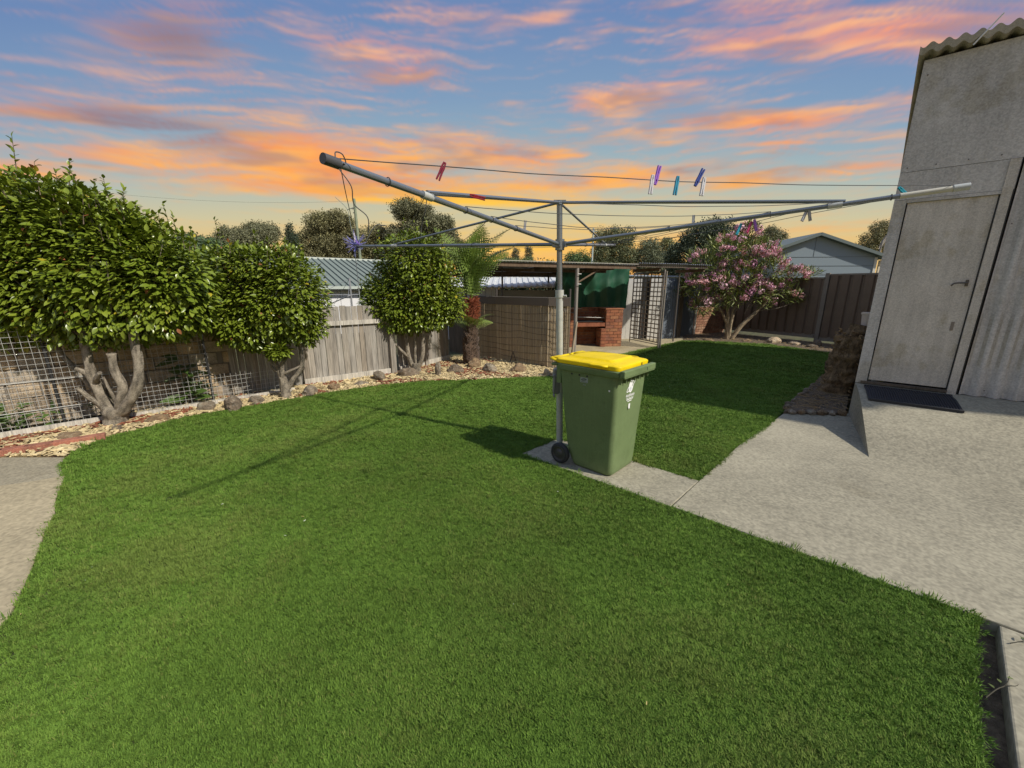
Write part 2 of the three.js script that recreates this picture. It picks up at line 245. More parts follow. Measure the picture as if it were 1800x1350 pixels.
{ // grass: tufts of thin blades, thinner far away where they merge to the eye
  const R = RNG(11), bl = [];
  for (let k = 0; k < 11; k++) {
    const a = R() * 6.283, rr = 0.004 + R() * 0.022, h = 0.55 + R() * 0.55, w = 0.0012 + R() * 0.0010, lean = 0.15 + R() * 0.75, la = a + (R() - 0.5) * 1.6;
    const bx = Math.cos(a) * rr, bz = Math.sin(a) * rr, px = -Math.sin(la) * w, pz = Math.cos(la) * w, hh = h * 0.030;
    const mx = bx + Math.cos(la) * lean * hh * 0.35, mz = bz + Math.sin(la) * lean * hh * 0.35, tx = bx + Math.cos(la) * lean * hh, tz = bz + Math.sin(la) * lean * hh, th = hh * (1 - lean * 0.3);
    const p = [bx - px, 0, bz - pz, bx + px, 0, bz + pz, mx + px, hh * 0.55, mz + pz, bx - px, 0, bz - pz, mx + px, hh * 0.55, mz + pz, mx - px, hh * 0.55, mz - pz, mx - px, hh * 0.55, mz - pz, mx + px, hh * 0.55, mz + pz, tx, th, tz];
    const g = new THREE.BufferGeometry(); g.setAttribute('position', new THREE.Float32BufferAttribute(p, 3)); g.computeVertexNormals(); bl.push(g);
  }
  const tuft = mergeGeometries(bl), list = [];
  const put = (x, z, s, hs, edge) => {
    const p = fbm(x * 0.9, z * 0.9, 5, 4), q = fbm(x * 5, z * 5, 9, 3), dry = sstep(0.53, 0.72, 0.6 * p + 0.4 * q + (R() - 0.5) * 0.26), t = R();
    const c = col(0.104 + 0.06 * t, 0.194 + 0.08 * t, 0.028 + 0.013 * t).lerp(col(0.27, 0.265, 0.085), dry * 0.26 + (R() < 0.03 ? 0.45 : 0));
    const k = 0.8 + 0.4 * fbm(x * 1.7 + 40, z * 1.7, 2, 3); c.multiplyScalar(k);
    list.push([M4(x, 0, z, (R() - 0.5) * 0.5, R() * 6.283, (R() - 0.5) * 0.5, s, s * hs * (0.75 + 0.5 * R() + (q - 0.5) * 0.9), s), c]);
  };
  let n = 0;
  while (n < 640000) {   // rejection sampling with a density that falls with distance
    n++;
    const d = 0.75 + Math.pow(R(), 1.35) * 14.6, a = (R() - 0.5) * 2.3, x = Math.sin(a) * d, z = -Math.cos(a) * d;
    if (!inside(LAWN, x, z)) continue;
    const s = d < 3 ? 0.8 : Math.min(2.3, 0.8 + (d - 3) * 0.17);
    put(x, z, s * (0.85 + R() * 0.35), d < 3 ? 1 : 1 / (0.55 + 0.45 * s));
  }
  for (let i = 0, j = LAWN.length - 1; i < LAWN.length; j = i++) {   // ragged longer edge
    const a = LAWN[j], b = LAWN[i], L = Math.hypot(b[0] - a[0], b[1] - a[1]), m = Math.floor(L * 130);
    for (let k = 0; k < m; k++) { const t = R(), o = (R() - 0.35) * 0.05, nx = (b[1] - a[1]) / L, nz = -(b[0] - a[0]) / L; const x = a[0] + (b[0] - a[0]) * t, z = a[1] + (b[1] - a[1]) * t; if (Math.hypot(x, z) > 9 || z > -0.3) continue; const tr = x > 1.2 && z > -1.6; if (tr && R() < 0.45) continue; const rag = fbm(x * 3, z * 3, 3, 2); put(x + nx * o, z + nz * o, 0.9 + R() * 0.4, 0.7 + rag * 0.8 * R() + (R() < 0.04 ? 1.1 : 0)); }
  }
  const gm = new THREE.MeshPhysicalMaterial({ color: 0xffffff, roughness: 0.75, side: THREE.DoubleSide, specularIntensity: 0.3, transmission: 0.2, thickness: 0 });
  tag(inst('lawn_grass', tuft, gm, list), 'short green mown grass covering the whole back yard', 'grass', null, 'stuff');
}

{ // clippings and tiny pale clover heads on the lawn
  const R = RNG(29), list = [], g = merge([box(1, 0.25, 0.3)]);
  while (list.length < 520) { const far = list.length > 60, x = far ? 1.5 + R() * 6 : -4 + R() * 7, z = far ? -5 - R() * 6.5 : -1.2 - R() * 5.5; if (!inside(LAWN, x, z)) continue; const L = (far ? 0.008 : 0.005) + R() * 0.011, t = R(); list.push([M4(x, 0.022 + R() * 0.008, z, (R() - 0.5), R() * 6.28, (R() - 0.5), L, L * 0.5, L * (0.4 + R() * 0.8)), R() < 0.35 ? col(0.55, 0.58, 0.48) : col(0.38 + 0.1 * t, 0.30 + 0.1 * t, 0.14)]); }
  tag(inst('lawn_clippings', g, mat(1, 1, 1, 0.95), list), 'tiny dry clippings and pale specks scattered on the lawn', 'clippings', null, 'stuff');
}
struct('concrete_yard', metric(poly([[1.235, -2.715], [2.44, -1.64], [6.3, 1.9], [12, -3], [4.3, -5.05], [3.62, -4.99], [2.43, -3.92], [1.64, -3.13]], 0.016, 0.12, 0.006), 1, 0.13, 0.4), M.concrete, 'pale concrete paving beside the shed');
struct('concrete_edge', metric(poly([[2.455, -1.628], [1.80, -1.03], [0.62, 0.06], [0.2, 0.5], [4.5, 0.5], [6.2, 1.85]], 0.006, 0.14, 0.008), 1, 0.6, 0.1), M.concrete, 'concrete slab beyond the narrow trench at the lawn edge');
struct('clothesline_path', metric(poly([[1.222, -2.717], [1.632, -3.128], [0.51, -4.11], [0.10, -3.70]], 0.016, 0.12, 0.006), 1, 0.33, 0.71), M.concrete, 'short narrow concrete path under the wheelie bin');
struct('garden_path', metric(poly([[-4.46, -3.62], [-4.3, -3.45], [-4.02, -3.22], [-4.16, -3.13], [-5.4, -2.6], [-6.6, -2.1], [-6.6, -2.75], [-5.06, -3.62]], 0.012, 0.1, 0.006)), M.concreteDark, 'darker old concrete at the end of the left path');
struct('garden_path', metric(poly([[-4.01, -3.215], [-3.8, -3.0], [-3.64, -2.82], [-3.42, -2.62], [-3.22, -2.38], [-3.03, -2.18], [-2.86, -1.99], [-2.59, -1.68], [-2.5, -1.5], [-2.3, -1.2], [-2.1, -0.6], [-1.9, 0], [-1.9, 0.6], [-6, 0.6], [-6.6, -2.09], [-5.4, -2.59], [-4.15, -3.12]], 0.02, 0.1, 0.008), 1, 0.2, 0.9), new THREE.MeshStandardMaterial({ map: rep(T.concrete, 4.5), color: col(1.22, 1.12, 0.98), roughness: 0.95, bumpMap: rep(T.concreteB, 1), bumpScale: 0.002 }), 'worn buff concrete path along the left of the lawn');
struct('trench', metric(poly([[2.43, -1.66], [2.22, -1.58], [1.64, -1.07], [0.46, 0.0], [0.62, 0.06], [1.80, -1.03], [2.46, -1.63]], -0.07, 0)), M.earth, 'narrow bare earth trench beside the lawn');
struct('patio', metric(poly([[0.9, -7.7], [1.02, -7.62], [1.39, -8.54], [2.18, -9.25], [2.91, -9.90], [4.12, -11.07], [5.35, -12.26], [6.9, -14.3], [5.5, -14.6], [1.0, -13.6], [0.6, -9.0]], 0.014, 0.1, 0.006)), M.patio, 'sandy concrete floor in front of the barbecue shelter');

// garden beds
const BED = [[-0.2, -7.06], [0.32, -7.15], [0.8, -7.23], [1.0, -7.62], [0.9, -7.75], [0.74, -8.06], [0.19, -8.56], [-0.78, -9.66], [-1.4, -9.4], [-2.2, -7.75], [-3.5, -6.6], [-4.3, -5.9], [-6.6, -3.45], [-6.6, -2.76], [-5.07, -3.63], [-4.48, -3.63], [-4.51, -3.75], [-4.59, -4.1], [-4.4, -4.45], [-4.23, -4.85], [-3.77, -5.28], [-3.05, -5.96], [-2.41, -6.43], [-1.64, -6.83], [-0.63, -6.96]];
struct('mulch_bed', metric(poly(BED, 0.012, 0.08)), M.mulch, 'straw coloured mulch bed along the left fence');
const BED2 = [[5.36, -12.28], [5.88, -12.21], [6.54, -11.91], [7.45, -11.51], [7.85, -10.74], [8.13, -9.89], [6.99, -8.53], [9.5, -8.6], [10.2, -10.0], [9.1, -12.4], [7.3, -15.6], [6.2, -14.3]];
struct('rear_bed', metric(poly(BED2, 0.015, 0.08)), M.earth, 'bare earth bed below the brown metal fence');
const BED3 = [[3.63, -5.0], [4.25, -5.63], [5.0, -6.34], [5.74, -7.13], [6.2, -7.0], [4.55, -5.1], [4.34, -4.92]];
struct('corner_bed', metric(poly(BED3, 0.05, 0.1)), M.earth, 'small dry bed beside the shed step');
{ // loose mulch and litter
  const R = RNG(23), chip = merge([box(1, 0.12, 0.2)]), list = [], dry = [];
  let n = 0; while (n < 9000) {
    const x = -6.4 + R() * 7.4, z = -9.4 + R() * 6.6; if (!inside(BED, x, z)) continue; n++;
    const near = 1 - sstep(4, 9, Math.hypot(x, z)), L = 0.03 + R() * 0.055, t = R(), rd = fbm(x * 2.2, z * 2.2, 4, 3);
    const c = rd > 0.56 && R() < 0.6 ? col(0.20 + 0.08 * t, 0.085, 0.045) : col(0.52 + 0.2 * t, 0.42 + 0.16 * t, 0.23 + 0.1 * t).multiplyScalar(0.65 + 0.5 * R());
    list.push([M4(x, 0.018 + R() * 0.02, z, (R() - 0.5) * 0.7, R() * 6.28, (R() - 0.5) * 0.6, L, L * (0.6 + R()), L * (0.8 + R())), c]);
  }
  tag(inst('mulch_chips', chip, mat(1, 1, 1, 0.95), list), 'loose straw and bark chips scattered over the left garden bed', 'mulch', null, 'stuff');
  n = 0; while (n < 1500) {
    const second = n > 900, x = second ? 3.6 + R() * 2.2 : 5.4 + R() * 4.2, z = second ? -5.0 - R() * 2 : -8.7 - R() * 6; if (!inside(second ? BED3 : BED2, x, z)) continue; n++;
    const L = 0.03 + R() * 0.09, t = R();
    dry.push([M4(x, (second ? 0.058 : 0.022) + R() * 0.02, z, (R() - 0.5) * 0.5, R() * 6.28, (R() - 0.5) * 0.5, L, 0.02 + R() * 0.02, L * (second ? 0.1 : 0.5)), col(0.36 + 0.12 * t, 0.26 + 0.08 * t, 0.15).multiplyScalar(0.5 + 0.6 * R())]);
  }
  tag(inst('leaf_litter', chip, mat(1, 1, 1, 0.95), dry), 'dry brown leaf litter and straw on the far and corner beds', 'litter', null, 'stuff');
}

// ------------------------------------------------------------------ grey shed on the right
{
  const W0 = V(4.502, 0, -5.006), ang = Math.atan2(-0.646, 0.763);   // local x runs along the wall, local z out of it
  const S = thing('shed', 'grey cement sheet shed with a corrugated roof edge and raised door', 'shed', [W0.x, 0, W0.z], ang);
  const WT = 4.0, len = 4.2, dep = 6.4, lean = 0.06;
  // side and back walls, set back a little from the front sheets
  mesh('side_wall', metric((() => { const g = box(0.05, WT - 0.42, dep, 0.03, 0.42 + (WT - 0.42) / 2, -dep / 2 - 0.012); g.rotateY(-0.042); return g; })()), M.fibro, S);
  mesh('back_wall', metric(box(len - 0.3, WT, 0.05, len / 2 + 0.15, WT / 2, -dep - 0.08)), M.fibro, S);
  mesh('far_side_wall', metric(box(0.05, WT, dep, len - 0.03, WT / 2, -dep / 2 - 0.05)), M.fibro, S);
  mesh('footing', metric(box(len - 0.3, 0.42, dep, len / 2 + 0.15, 0.205, -dep / 2 - 0.06)), M.concrete, S);
  // front sheets
  const sh = (name, x0, x1, y0, y1, z, m = M.fibro, th = 0.012, ox = 0) => { const o = mesh(name, metric(box(x1 - x0, y1 - y0, th, (x0 + x1) / 2, (y0 + y1) / 2, z), 1, ox, ox * 1.7), m, S); return o; };
  sh('wall_sheet', 0, 2.0, 2.936, WT + 0.05, 0.006, M.fibro, 0.012, 0.1);
  sh('wall_sheet', 2.004, len, 2.936, WT + 0.05, 0.006, M.fibro, 0.012, 0.6);
  sh('wall_sheet', 0, 0.90, 2.64, 2.932, 0.004, M.fibro, 0.012, 0.35);
  sh('jamb_sheet', 0, 0.108, 0.45, 2.636, 0.006, M.fibro, 0.014, 0.8);
  // door with frame
  const fr = M.fibroDoor;
  const D = sh('door', 0.122, 0.808, 0.50, 2.60, -0.022, M.fibroDoor, 0.03, 0.22); D.userData.label = 'flat grey door with a small hooked handle';
  mesh('handle', [limb([V(0.75, 1.70, -0.01), V(0.745, 1.70, 0.03), V(0.70, 1.702, 0.034), V(0.65, 1.695, 0.032), V(0.63, 1.67, 0.03)], 0.0095, 0.008, 6, 0, 1, 4), box(0.026, 0.07, 0.010, 0.75, 1.70, -0.004)], mat(0.12, 0.11, 0.10, 0.5, { metalness: 0.6 }), D);
  mesh('keyhole_plate', [rbox(0.026, 0.10, 0.006, 0.002, 0.726, 1.22, -0.005)], mat(0.22, 0.19, 0.16, 0.6, { metalness: 0.3 }), D);
  mesh('door_head', metric(box(0.71, 0.034, 0.02, 0.465, 2.62, 0.004)), M.fibro, S);
  mesh('sill', metric(box(0.80, 0.03, 0.05, 0.45, 0.465, 0.008)), M.darkWood, S);
  mesh('door_post', metric(box(0.072, 2.50, 0.03, 0.855, 1.68, 0.018)), M.fibroDoor, S);
  mesh('gap_board', [box(0.012, 2.2, 0.02, 0.814, 1.56, -0.006), box(0.014, 3.55, 0.016, 0.9, 2.22, 0.001)], M.black, S);
  // corrugated cement sheet right of the door post
  const cs = []; for (let i = 0; i < 3; i++) {
    const n = 84, g = new THREE.PlaneGeometry(1.05, 2.49, n, 1), p = g.attributes.position; for (let k = 0; k < p.count; k++) p.setZ(k, 0.03 * Math.sin((p.getX(k)) * 43)); g.computeVertexNormals(); g.translate(0.912 + 0.53 + i * 1.06, 1.69, 0.0 + (i % 2) * 0.006);
    mesh('corrugated_sheet', metric(g, 1, i * 0.37, 0.2), M.fibro, S);
  }
  for (const [x, y] of [[0.05, 2.98], [0.28, 2.98], [0.52, 2.985], [0.75, 2.985], [0.05, 3.9], [0.95, 2.3], [1.35, 0.52], [1.1, 0.52]]) mesh('nail_head', (() => { const g = new THREE.CylinderGeometry(0.006, 0.006, 0.006, 8); g.rotateX(Math.PI / 2); g.translate(x, y, 0.014); return g; })(), mat(0.1, 0.09, 0.085, 0.7), S);
  // roof: deep corrugations running front to back
  const n = 4.5 / 0.178 * 14 | 0, prof = (x) => 0.020 * Math.sin(x / 0.116 * 6.283), g = new THREE.BufferGeometry(), pos = [], uv = [], idx = [];
  for (let i = 0; i <= n; i++) { const x = -0.06 + i / n * 4.4; for (const [y, z] of [[0, 0.10], [-0.5, -6.7]]) for (const t of [0.035, -0.035]) { pos.push(x + (y ? 0.29 : 0), WT + 0.13 + y + prof(x) + t, z); uv.push(x, z + t); } }
  for (let i = 0; i < n; i++) { const a = i * 4, b = a + 4; idx.push(a, b, a + 2, b, b + 2, a + 2, a + 1, a + 3, b + 1, b + 1, a + 3, b + 3, a, a + 1, b, b, a + 1, b + 1); }
  idx.push(0, 2, 1, 2, 3, 1);
  g.setAttribute('position', new THREE.Float32BufferAttribute(pos, 3)); g.setAttribute('uv', new THREE.Float32BufferAttribute(uv, 2)); g.setIndex(idx); const gg = g.toNonIndexed(); gg.computeVertexNormals();
  mesh('roof', metric(gg), new THREE.MeshStandardMaterial({ map: rep(T.fibro, 0.9), color: col(0.75, 0.7, 0.56), roughness: 0.95 }), S);
  mesh('roof_stay', [rod(V(0.34, 4.05, 0.10), V(0.50, 4.26, 0.11), 0.007)], M.white, S);
}
{ // ramped concrete step: convex section, side face seen on the left
  const prof = [[0, 0.442], [0.35, 0.415], [0.65, 0.347], [0.957, 0.256], [1.35, 0.125], [1.72, 0.006]];
  const g = new THREE.BufferGeometry(), pos = [], idx = [], C = V(4.502, 0, -5.006), u = V(0.763, 0, 0.646), d = V(-0.565, 0, 0.825), L = 5.5;
  const put = (s, n, h) => { const p = C.clone().addScaledVector(u, s).addScaledVector(d, n * 1.0); pos.push(p.x, h, p.z); };
  const fine = []; for (let i = 0; i < prof.length - 1; i++) for (let k = 0; k < 5; k++) { const t = k / 5; fine.push([prof[i][0] + (prof[i + 1][0] - prof[i][0]) * t, prof[i][1] + (prof[i + 1][1] - prof[i][1]) * t]); } fine.push(prof[prof.length - 1]);
  const top = []; for (const [n, h] of fine) { top.push(pos.length / 3); put(0, n, h); put(L, n, h); }
  for (let i = 0; i < top.length - 1; i++) { const a = top[i], b = top[i + 1]; idx.push(a, b, a + 1, b, b + 1, a + 1); }
  for (let i = 0; i < top.length - 1; i++) { const q = pos.length / 3; const [n0, h0] = fine[i], [n1, h1] = fine[i + 1]; put(0, n0, h0); put(0, n1, h1); put(0, n0, -0.05); put(0, n1, -0.05); idx.push(q, q + 2, q + 1, q + 1, q + 2, q + 3); }
  g.setAttribute('position', new THREE.Float32BufferAttribute(pos, 3)); g.setIndex(idx); g.computeVertexNormals();
  tag(struct('concrete_ramp', metric(g, 1, 0.4, 0.2), M.concrete), 'rounded concrete ramp rising to the shed door');
}
{ // rubber door mat lying on the ramp
  const C = V(4.502, 0, -5.006), u = V(0.763, 0, 0.646), d = V(-0.565, 0, 0.825);
  const mt = thing('door_mat', 'navy black ribbed rubber mat in front of the shed door', 'mat');
  const place = (g) => { g = flat(g); const p = g.attributes.position; for (let i = 0; i < p.count; i++) { const s = p.getX(i), n = p.getZ(i), h = n < 0.35 ? 0.442 - n * 0.0771 : n < 0.65 ? 0.415 - (n - 0.35) * 0.2267 : 0.347 - (n - 0.65) * 0.2964; const q = C.clone().addScaledVector(u, s).addScaledVector(d, n); p.setXYZ(i, q.x, h + p.getY(i), q.z); } g.computeVertexNormals(); return g; };
  const b = new THREE.BoxGeometry(0.76, 0.012, 0.46, 2, 1, 8); b.translate(0.45, 0.012, 0.39); mesh('base', place(b), M.rubber, mt);
  const ribs = []; for (let i = 0; i < 34; i++) { const r = new THREE.BoxGeometry(0.010, 0.008, 0.42, 1, 1, 6); r.translate(0.093 + i * 0.0217, 0.0221, 0.39); ribs.push(place(r)); } stuffPart(mesh('ribs', ribs, mat(0.018, 0.02, 0.03, 0.6), mt));
  const rim = []; for (const [w, dd, x, z] of [[0.76, 0.02, 0.45, 0.17], [0.76, 0.02, 0.45, 0.61]]) { const r = new THREE.BoxGeometry(w, 0.012, dd, 2, 1, 2); r.translate(x, 0.0242, z); rim.push(place(r)); } mesh('rim', rim, M.rubber, mt);
}

// ------------------------------------------------------------------ wheelie bin
{
  const B = thing('wheelie_bin', 'green wheeled rubbish bin with a yellow lid on the narrow concrete path', 'bin', [0.835, 0.016, -3.50], 46.2 * Math.PI / 180);
  const green = new THREE.MeshPhysicalMaterial({ color: col(0.16, 0.222, 0.10), map: rep(T.plast, 0.8), roughness: 0.5, specularIntensity: 0.5 });
  const yellow = new THREE.MeshPhysicalMaterial({ color: col(0.86, 0.62, 0.005), map: rep(T.plast, 0.7), roughness: 0.45, specularIntensity: 0.5 });
  // rounded rectangular section lofted between heights: [y, half width, front z, back z, corner radius]
  const loft = (rows, cap0, cap1, seg = 6) => {
    const pos = [], idx = [], ring = (r) => { const [y, w, f, b, c] = r, out = []; for (const [sx, sz, cx, cz] of [[1, 1, w - c, f - c], [-1, 1, -(w - c), f - c], [-1, -1, -(w - c), b + c], [1, -1, w - c, b + c]]) for (let k = 0; k <= seg; k++) { const q = { '11': [0, 90], '-11': [90, 180], '-1-1': [180, 270], '1-1': [270, 360] }['' + sx + sz]; const a = (q[0] + (q[1] - q[0]) * k / seg) * Math.PI / 180; out.push([cx + c * Math.cos(a), y, cz + c * Math.sin(a)]); } return out; };
    const m = 4 * (seg + 1); rows.forEach(r => ring(r).forEach(p => pos.push(...p)));
    for (let i = 0; i < rows.length - 1; i++) for (let k = 0; k < m; k++) { const a = i * m + k, b = i * m + (k + 1) % m; idx.push(a, a + m, b, b, a + m, b + m); }
    const cap = (i, up) => { const r = rows[i], c = pos.length / 3; pos.push(0, r[0], (r[2] + r[3]) / 2); for (let k = 0; k < m; k++) { const a = i * m + k, b = i * m + (k + 1) % m; up ? idx.push(c, b, a) : idx.push(c, a, b); } };
    if (cap0) cap(0, false); if (cap1) cap(rows.length - 1, true);
    const g = new THREE.BufferGeometry(); g.setAttribute('position', new THREE.Float32BufferAttribute(pos, 3)); g.setIndex(idx); g.computeVertexNormals(); return g;
  };
  const body = mesh('body', metric(loft([[0.0, 0.20, 0.23, -0.15, 0.05], [0.018, 0.215, 0.25, -0.17, 0.055], [0.06, 0.222, 0.256, -0.19, 0.055], [0.16, 0.228, 0.26, -0.225, 0.05], [0.35, 0.238, 0.266, -0.25, 0.05], [0.65, 0.255, 0.278, -0.28, 0.045], [0.80, 0.264, 0.284, -0.295, 0.045], [0.93, 0.27, 0.288, -0.305, 0.045]], true, false)), green, B);
  mesh('rim', metric(loft([[0.915, 0.274, 0.292, -0.312, 0.05], [0.92, 0.284, 0.318, -0.325, 0.05], [0.965, 0.286, 0.322, -0.327, 0.05], [0.972, 0.282, 0.316, -0.322, 0.048], [0.972, 0.25, 0.26, -0.29, 0.03]], false, false)), green, B);
  const lip = mesh('comb_lip', [rbox(0.57, 0.058, 0.045, 0.010, 0, 0.958, 0.338), rbox(0.55, 0.012, 0.05, 0.004, 0, 0.928, 0.332)].map(g => metric(g)), green, B); lip.userData.label = 'thick front lifting lip of the bin';
  for (const x of [-0.24, -0.16, -0.08, 0, 0.08, 0.16, 0.24]) mesh('rib', metric(box(0.008, 0.06, 0.03, x, 0.893, 0.297)), green, body);
  // lid
  const lid = mesh('lid', metric(loft([[0.975, 0.273, 0.302, -0.35, 0.05], [1.004, 0.275, 0.305, -0.352, 0.05], [1.013, 0.268, 0.296, -0.346, 0.05], [1.022, 0.235, 0.26, -0.31, 0.04], [1.026, 0.19, 0.20, -0.25, 0.04], [1.04, 0.178, 0.185, -0.235, 0.04], [1.043, 0.165, 0.17, -0.22, 0.04]], false, true)), yellow, B);
  for (const s of [-1, 1]) { mesh('grip', metric(limb([V(s * 0.268, 1.0, 0.02), V(s * 0.298, 1.005, 0.04), V(s * 0.30, 1.006, 0.10), V(s * 0.298, 1.006, 0.17), V(s * 0.268, 1.002, 0.19)], 0.012, 0.012, 8, 0, 1, 5)), yellow, lid); mesh('hinge', metric(rbox(0.10, 0.03, 0.085, 0.012, s * 0.17, 1.0, -0.375)), yellow, lid); }
  mesh('hinge_handle', metric(limb([V(-0.25, 0.985, -0.33), V(-0.252, 1.0, -0.40), V(-0.23, 0.995, -0.425), V(0, 0.99, -0.43), V(0.23, 0.995, -0.425), V(0.252, 1.0, -0.40), V(0.25, 0.985, -0.33)], 0.014, 0.014, 8, 0, 1, 6)), yellow, lid);
  mesh('slot', [box(0.006, 0.028, 0.004, 0.11, 0.992, 0.3085)], M.black, lid); mesh('slot', [box(0.006, 0.024, 0.003, 0.11, 0.957, 0.3615)], M.black, lip);
  mesh('rear_handle', metric(limb([V(-0.235, 0.955, -0.33), V(-0.235, 0.945, -0.40), V(-0.21, 0.942, -0.415), V(0.21, 0.942, -0.415), V(0.235, 0.945, -0.40), V(0.235, 0.955, -0.33)], 0.014, 0.014, 8, 0, 1, 6)), green, B);
  for (const s of [-1, 1]) mesh('handle_bracket', metric(box(0.03, 0.16, 0.05, s * 0.235, 0.86, -0.318)), green, B);
  // wheels
  mesh('axle', [rod(V(-0.27, 0.10, -0.265), V(0.27, 0.10, -0.265), 0.011)], mat(0.2, 0.2, 0.2, 0.5, { metalness: 0.7 }), B);
  for (const s of [-1, 1]) {
    const turn = (pts) => { const g = new THREE.LatheGeometry(pts.map(p => new THREE.Vector2(p[0], p[1])), 40); g.rotateZ(Math.PI / 2 * -s); g.translate(s * 0.263, 0.100, -0.265); return g; };
    const w = mesh('wheel', turn([[0.012, -0.02], [0.06, -0.022], [0.085, -0.024], [0.097, -0.018], [0.1, -0.008], [0.1, 0.008], [0.097, 0.018], [0.085, 0.024], [0.074, 0.024]]), M.rubber, B);
    mesh('hub_cap', turn([[0.074, 0.0235], [0.070, 0.016], [0.05, 0.013], [0.035, 0.016], [0.030, 0.026], [0.012, 0.028], [0.0001, 0.028]]), mat(0.045, 0.045, 0.048, 0.45), w);
    mesh('wheel_ring', (() => { const g = new THREE.TorusGeometry(0.067, 0.004, 6, 40); g.rotateY(Math.PI / 2); g.translate(s * 0.2815, 0.1, -0.265); return g; })(), mat(0.05, 0.05, 0.055, 0.4), w);
    mesh('wheel_arch', metric(rbox(0.035, 0.12, 0.09, 0.015, s * 0.222, 0.12, -0.235)), green, body);
  }
  // printed emblem on the front, sheet of print a hair off the plastic
  const print = (w, h, draw) => { const c = document.createElement('canvas'); c.width = w; c.height = h; const x = c.getContext('2d'); x.clearRect(0, 0, w, h); draw(x, w, h); const t = new THREE.CanvasTexture(c); t.colorSpace = THREE.SRGBColorSpace; return t; };
  const panel = (name, t, w, h, pos, rot) => { const o = mesh(name, new THREE.PlaneGeometry(w, h), new THREE.MeshStandardMaterial({ map: t, alphaTest: 0.45, roughness: 0.6 }), body); o.position.set(...pos); o.rotation.set(...rot); return o; };
  const t1 = print(512, 900, (x, w, h) => {
    x.fillStyle = '#e4e6e6'; x.save(); x.translate(265, 215); x.rotate(0.12);
    x.beginPath(); x.ellipse(0, 0, 122, 175, 0, 0, 6.3); x.fill();
    x.strokeStyle = '#e4e6e6'; x.lineWidth = 26; x.beginPath(); x.ellipse(0, -10, 250, 62, -0.72, 0, 6.3); x.stroke();
    x.fillStyle = '#4a5f3c'; x.beginPath(); x.ellipse(55, -50, 44, 62, 0.5, 0, 6.3); x.fill(); x.beginPath(); x.ellipse(-5, -120, 60, 12, -0.3, 0, 6.3); x.fill();
    x.fillStyle = '#e4e6e6'; x.beginPath(); x.ellipse(38, -46, 34, 60, 0.5, 0, 6.3); x.fill();
    x.strokeStyle = '#9aa6b8'; x.lineWidth = 12; x.beginPath(); x.arc(-10, 70, 46, 0, 6.3); x.moveTo(-10, 20); x.lineTo(-10, 130); x.moveTo(-56, 70); x.lineTo(36, 70); x.stroke(); x.restore();
    x.fillStyle = '#e4e6e6'; x.font = 'italic bold 112px sans-serif'; x.textAlign = 'center'; x.fillText('NetWaste', 258, 500, 470);
    x.fillRect(40, 528, 430, 12); for (let i = 0; i < 13; i++) x.fillRect(70 + i * 29, 556, 23, 34); for (let i = 0; i < 8; i++) x.fillRect(140 + i * 29, 608, 23, 32);
    x.fillRect(215, 700, 92, 150); x.fillStyle = '#11160e'; x.beginPath(); x.moveTo(215, 790); x.lineTo(240, 850); x.lineTo(170, 870); x.fill();
  });
  panel('emblem', t1, 0.165, 0.29, [-0.02, 0.735, 0.2845], [0.024, 0, 0]);
  const t2 = print(256, 256, (x) => { x.fillStyle = '#8b948c'; x.beginPath(); x.roundRect(10, 14, 236, 140, 22); x.fill(); x.fillStyle = '#4b554b'; x.beginPath(); x.ellipse(120, 72, 84, 34, -0.12, 0, 6.3); x.fill(); x.fillStyle = '#8b948c'; x.fillRect(60, 62, 110, 8); x.fillRect(70, 82, 100, 7); x.fillStyle = '#4b554b'; x.fillRect(40, 124, 170, 12); x.fillStyle = '#8b948c'; x.font = 'bold 56px sans-serif'; x.fillText('706', 100, 230); });
  panel('maker_plate', t2, 0.085, 0.085, [-0.2685, 0.84, -0.03], [0, -Math.PI / 2, 0]);
  for (const z of [-0.16, -0.08, 0.0]) mesh('vent_hole', (() => { const g = new THREE.CylinderGeometry(0.008, 0.008, 0.006, 12); g.rotateZ(Math.PI / 2); g.translate(-0.2695, 0.893, z); return g; })(), M.black, body);
  mesh('number_stud', [rbox(0.006, 0.014, 0.014, 0.002, -0.266, 0.80, 0.22)], M.white, body);
}

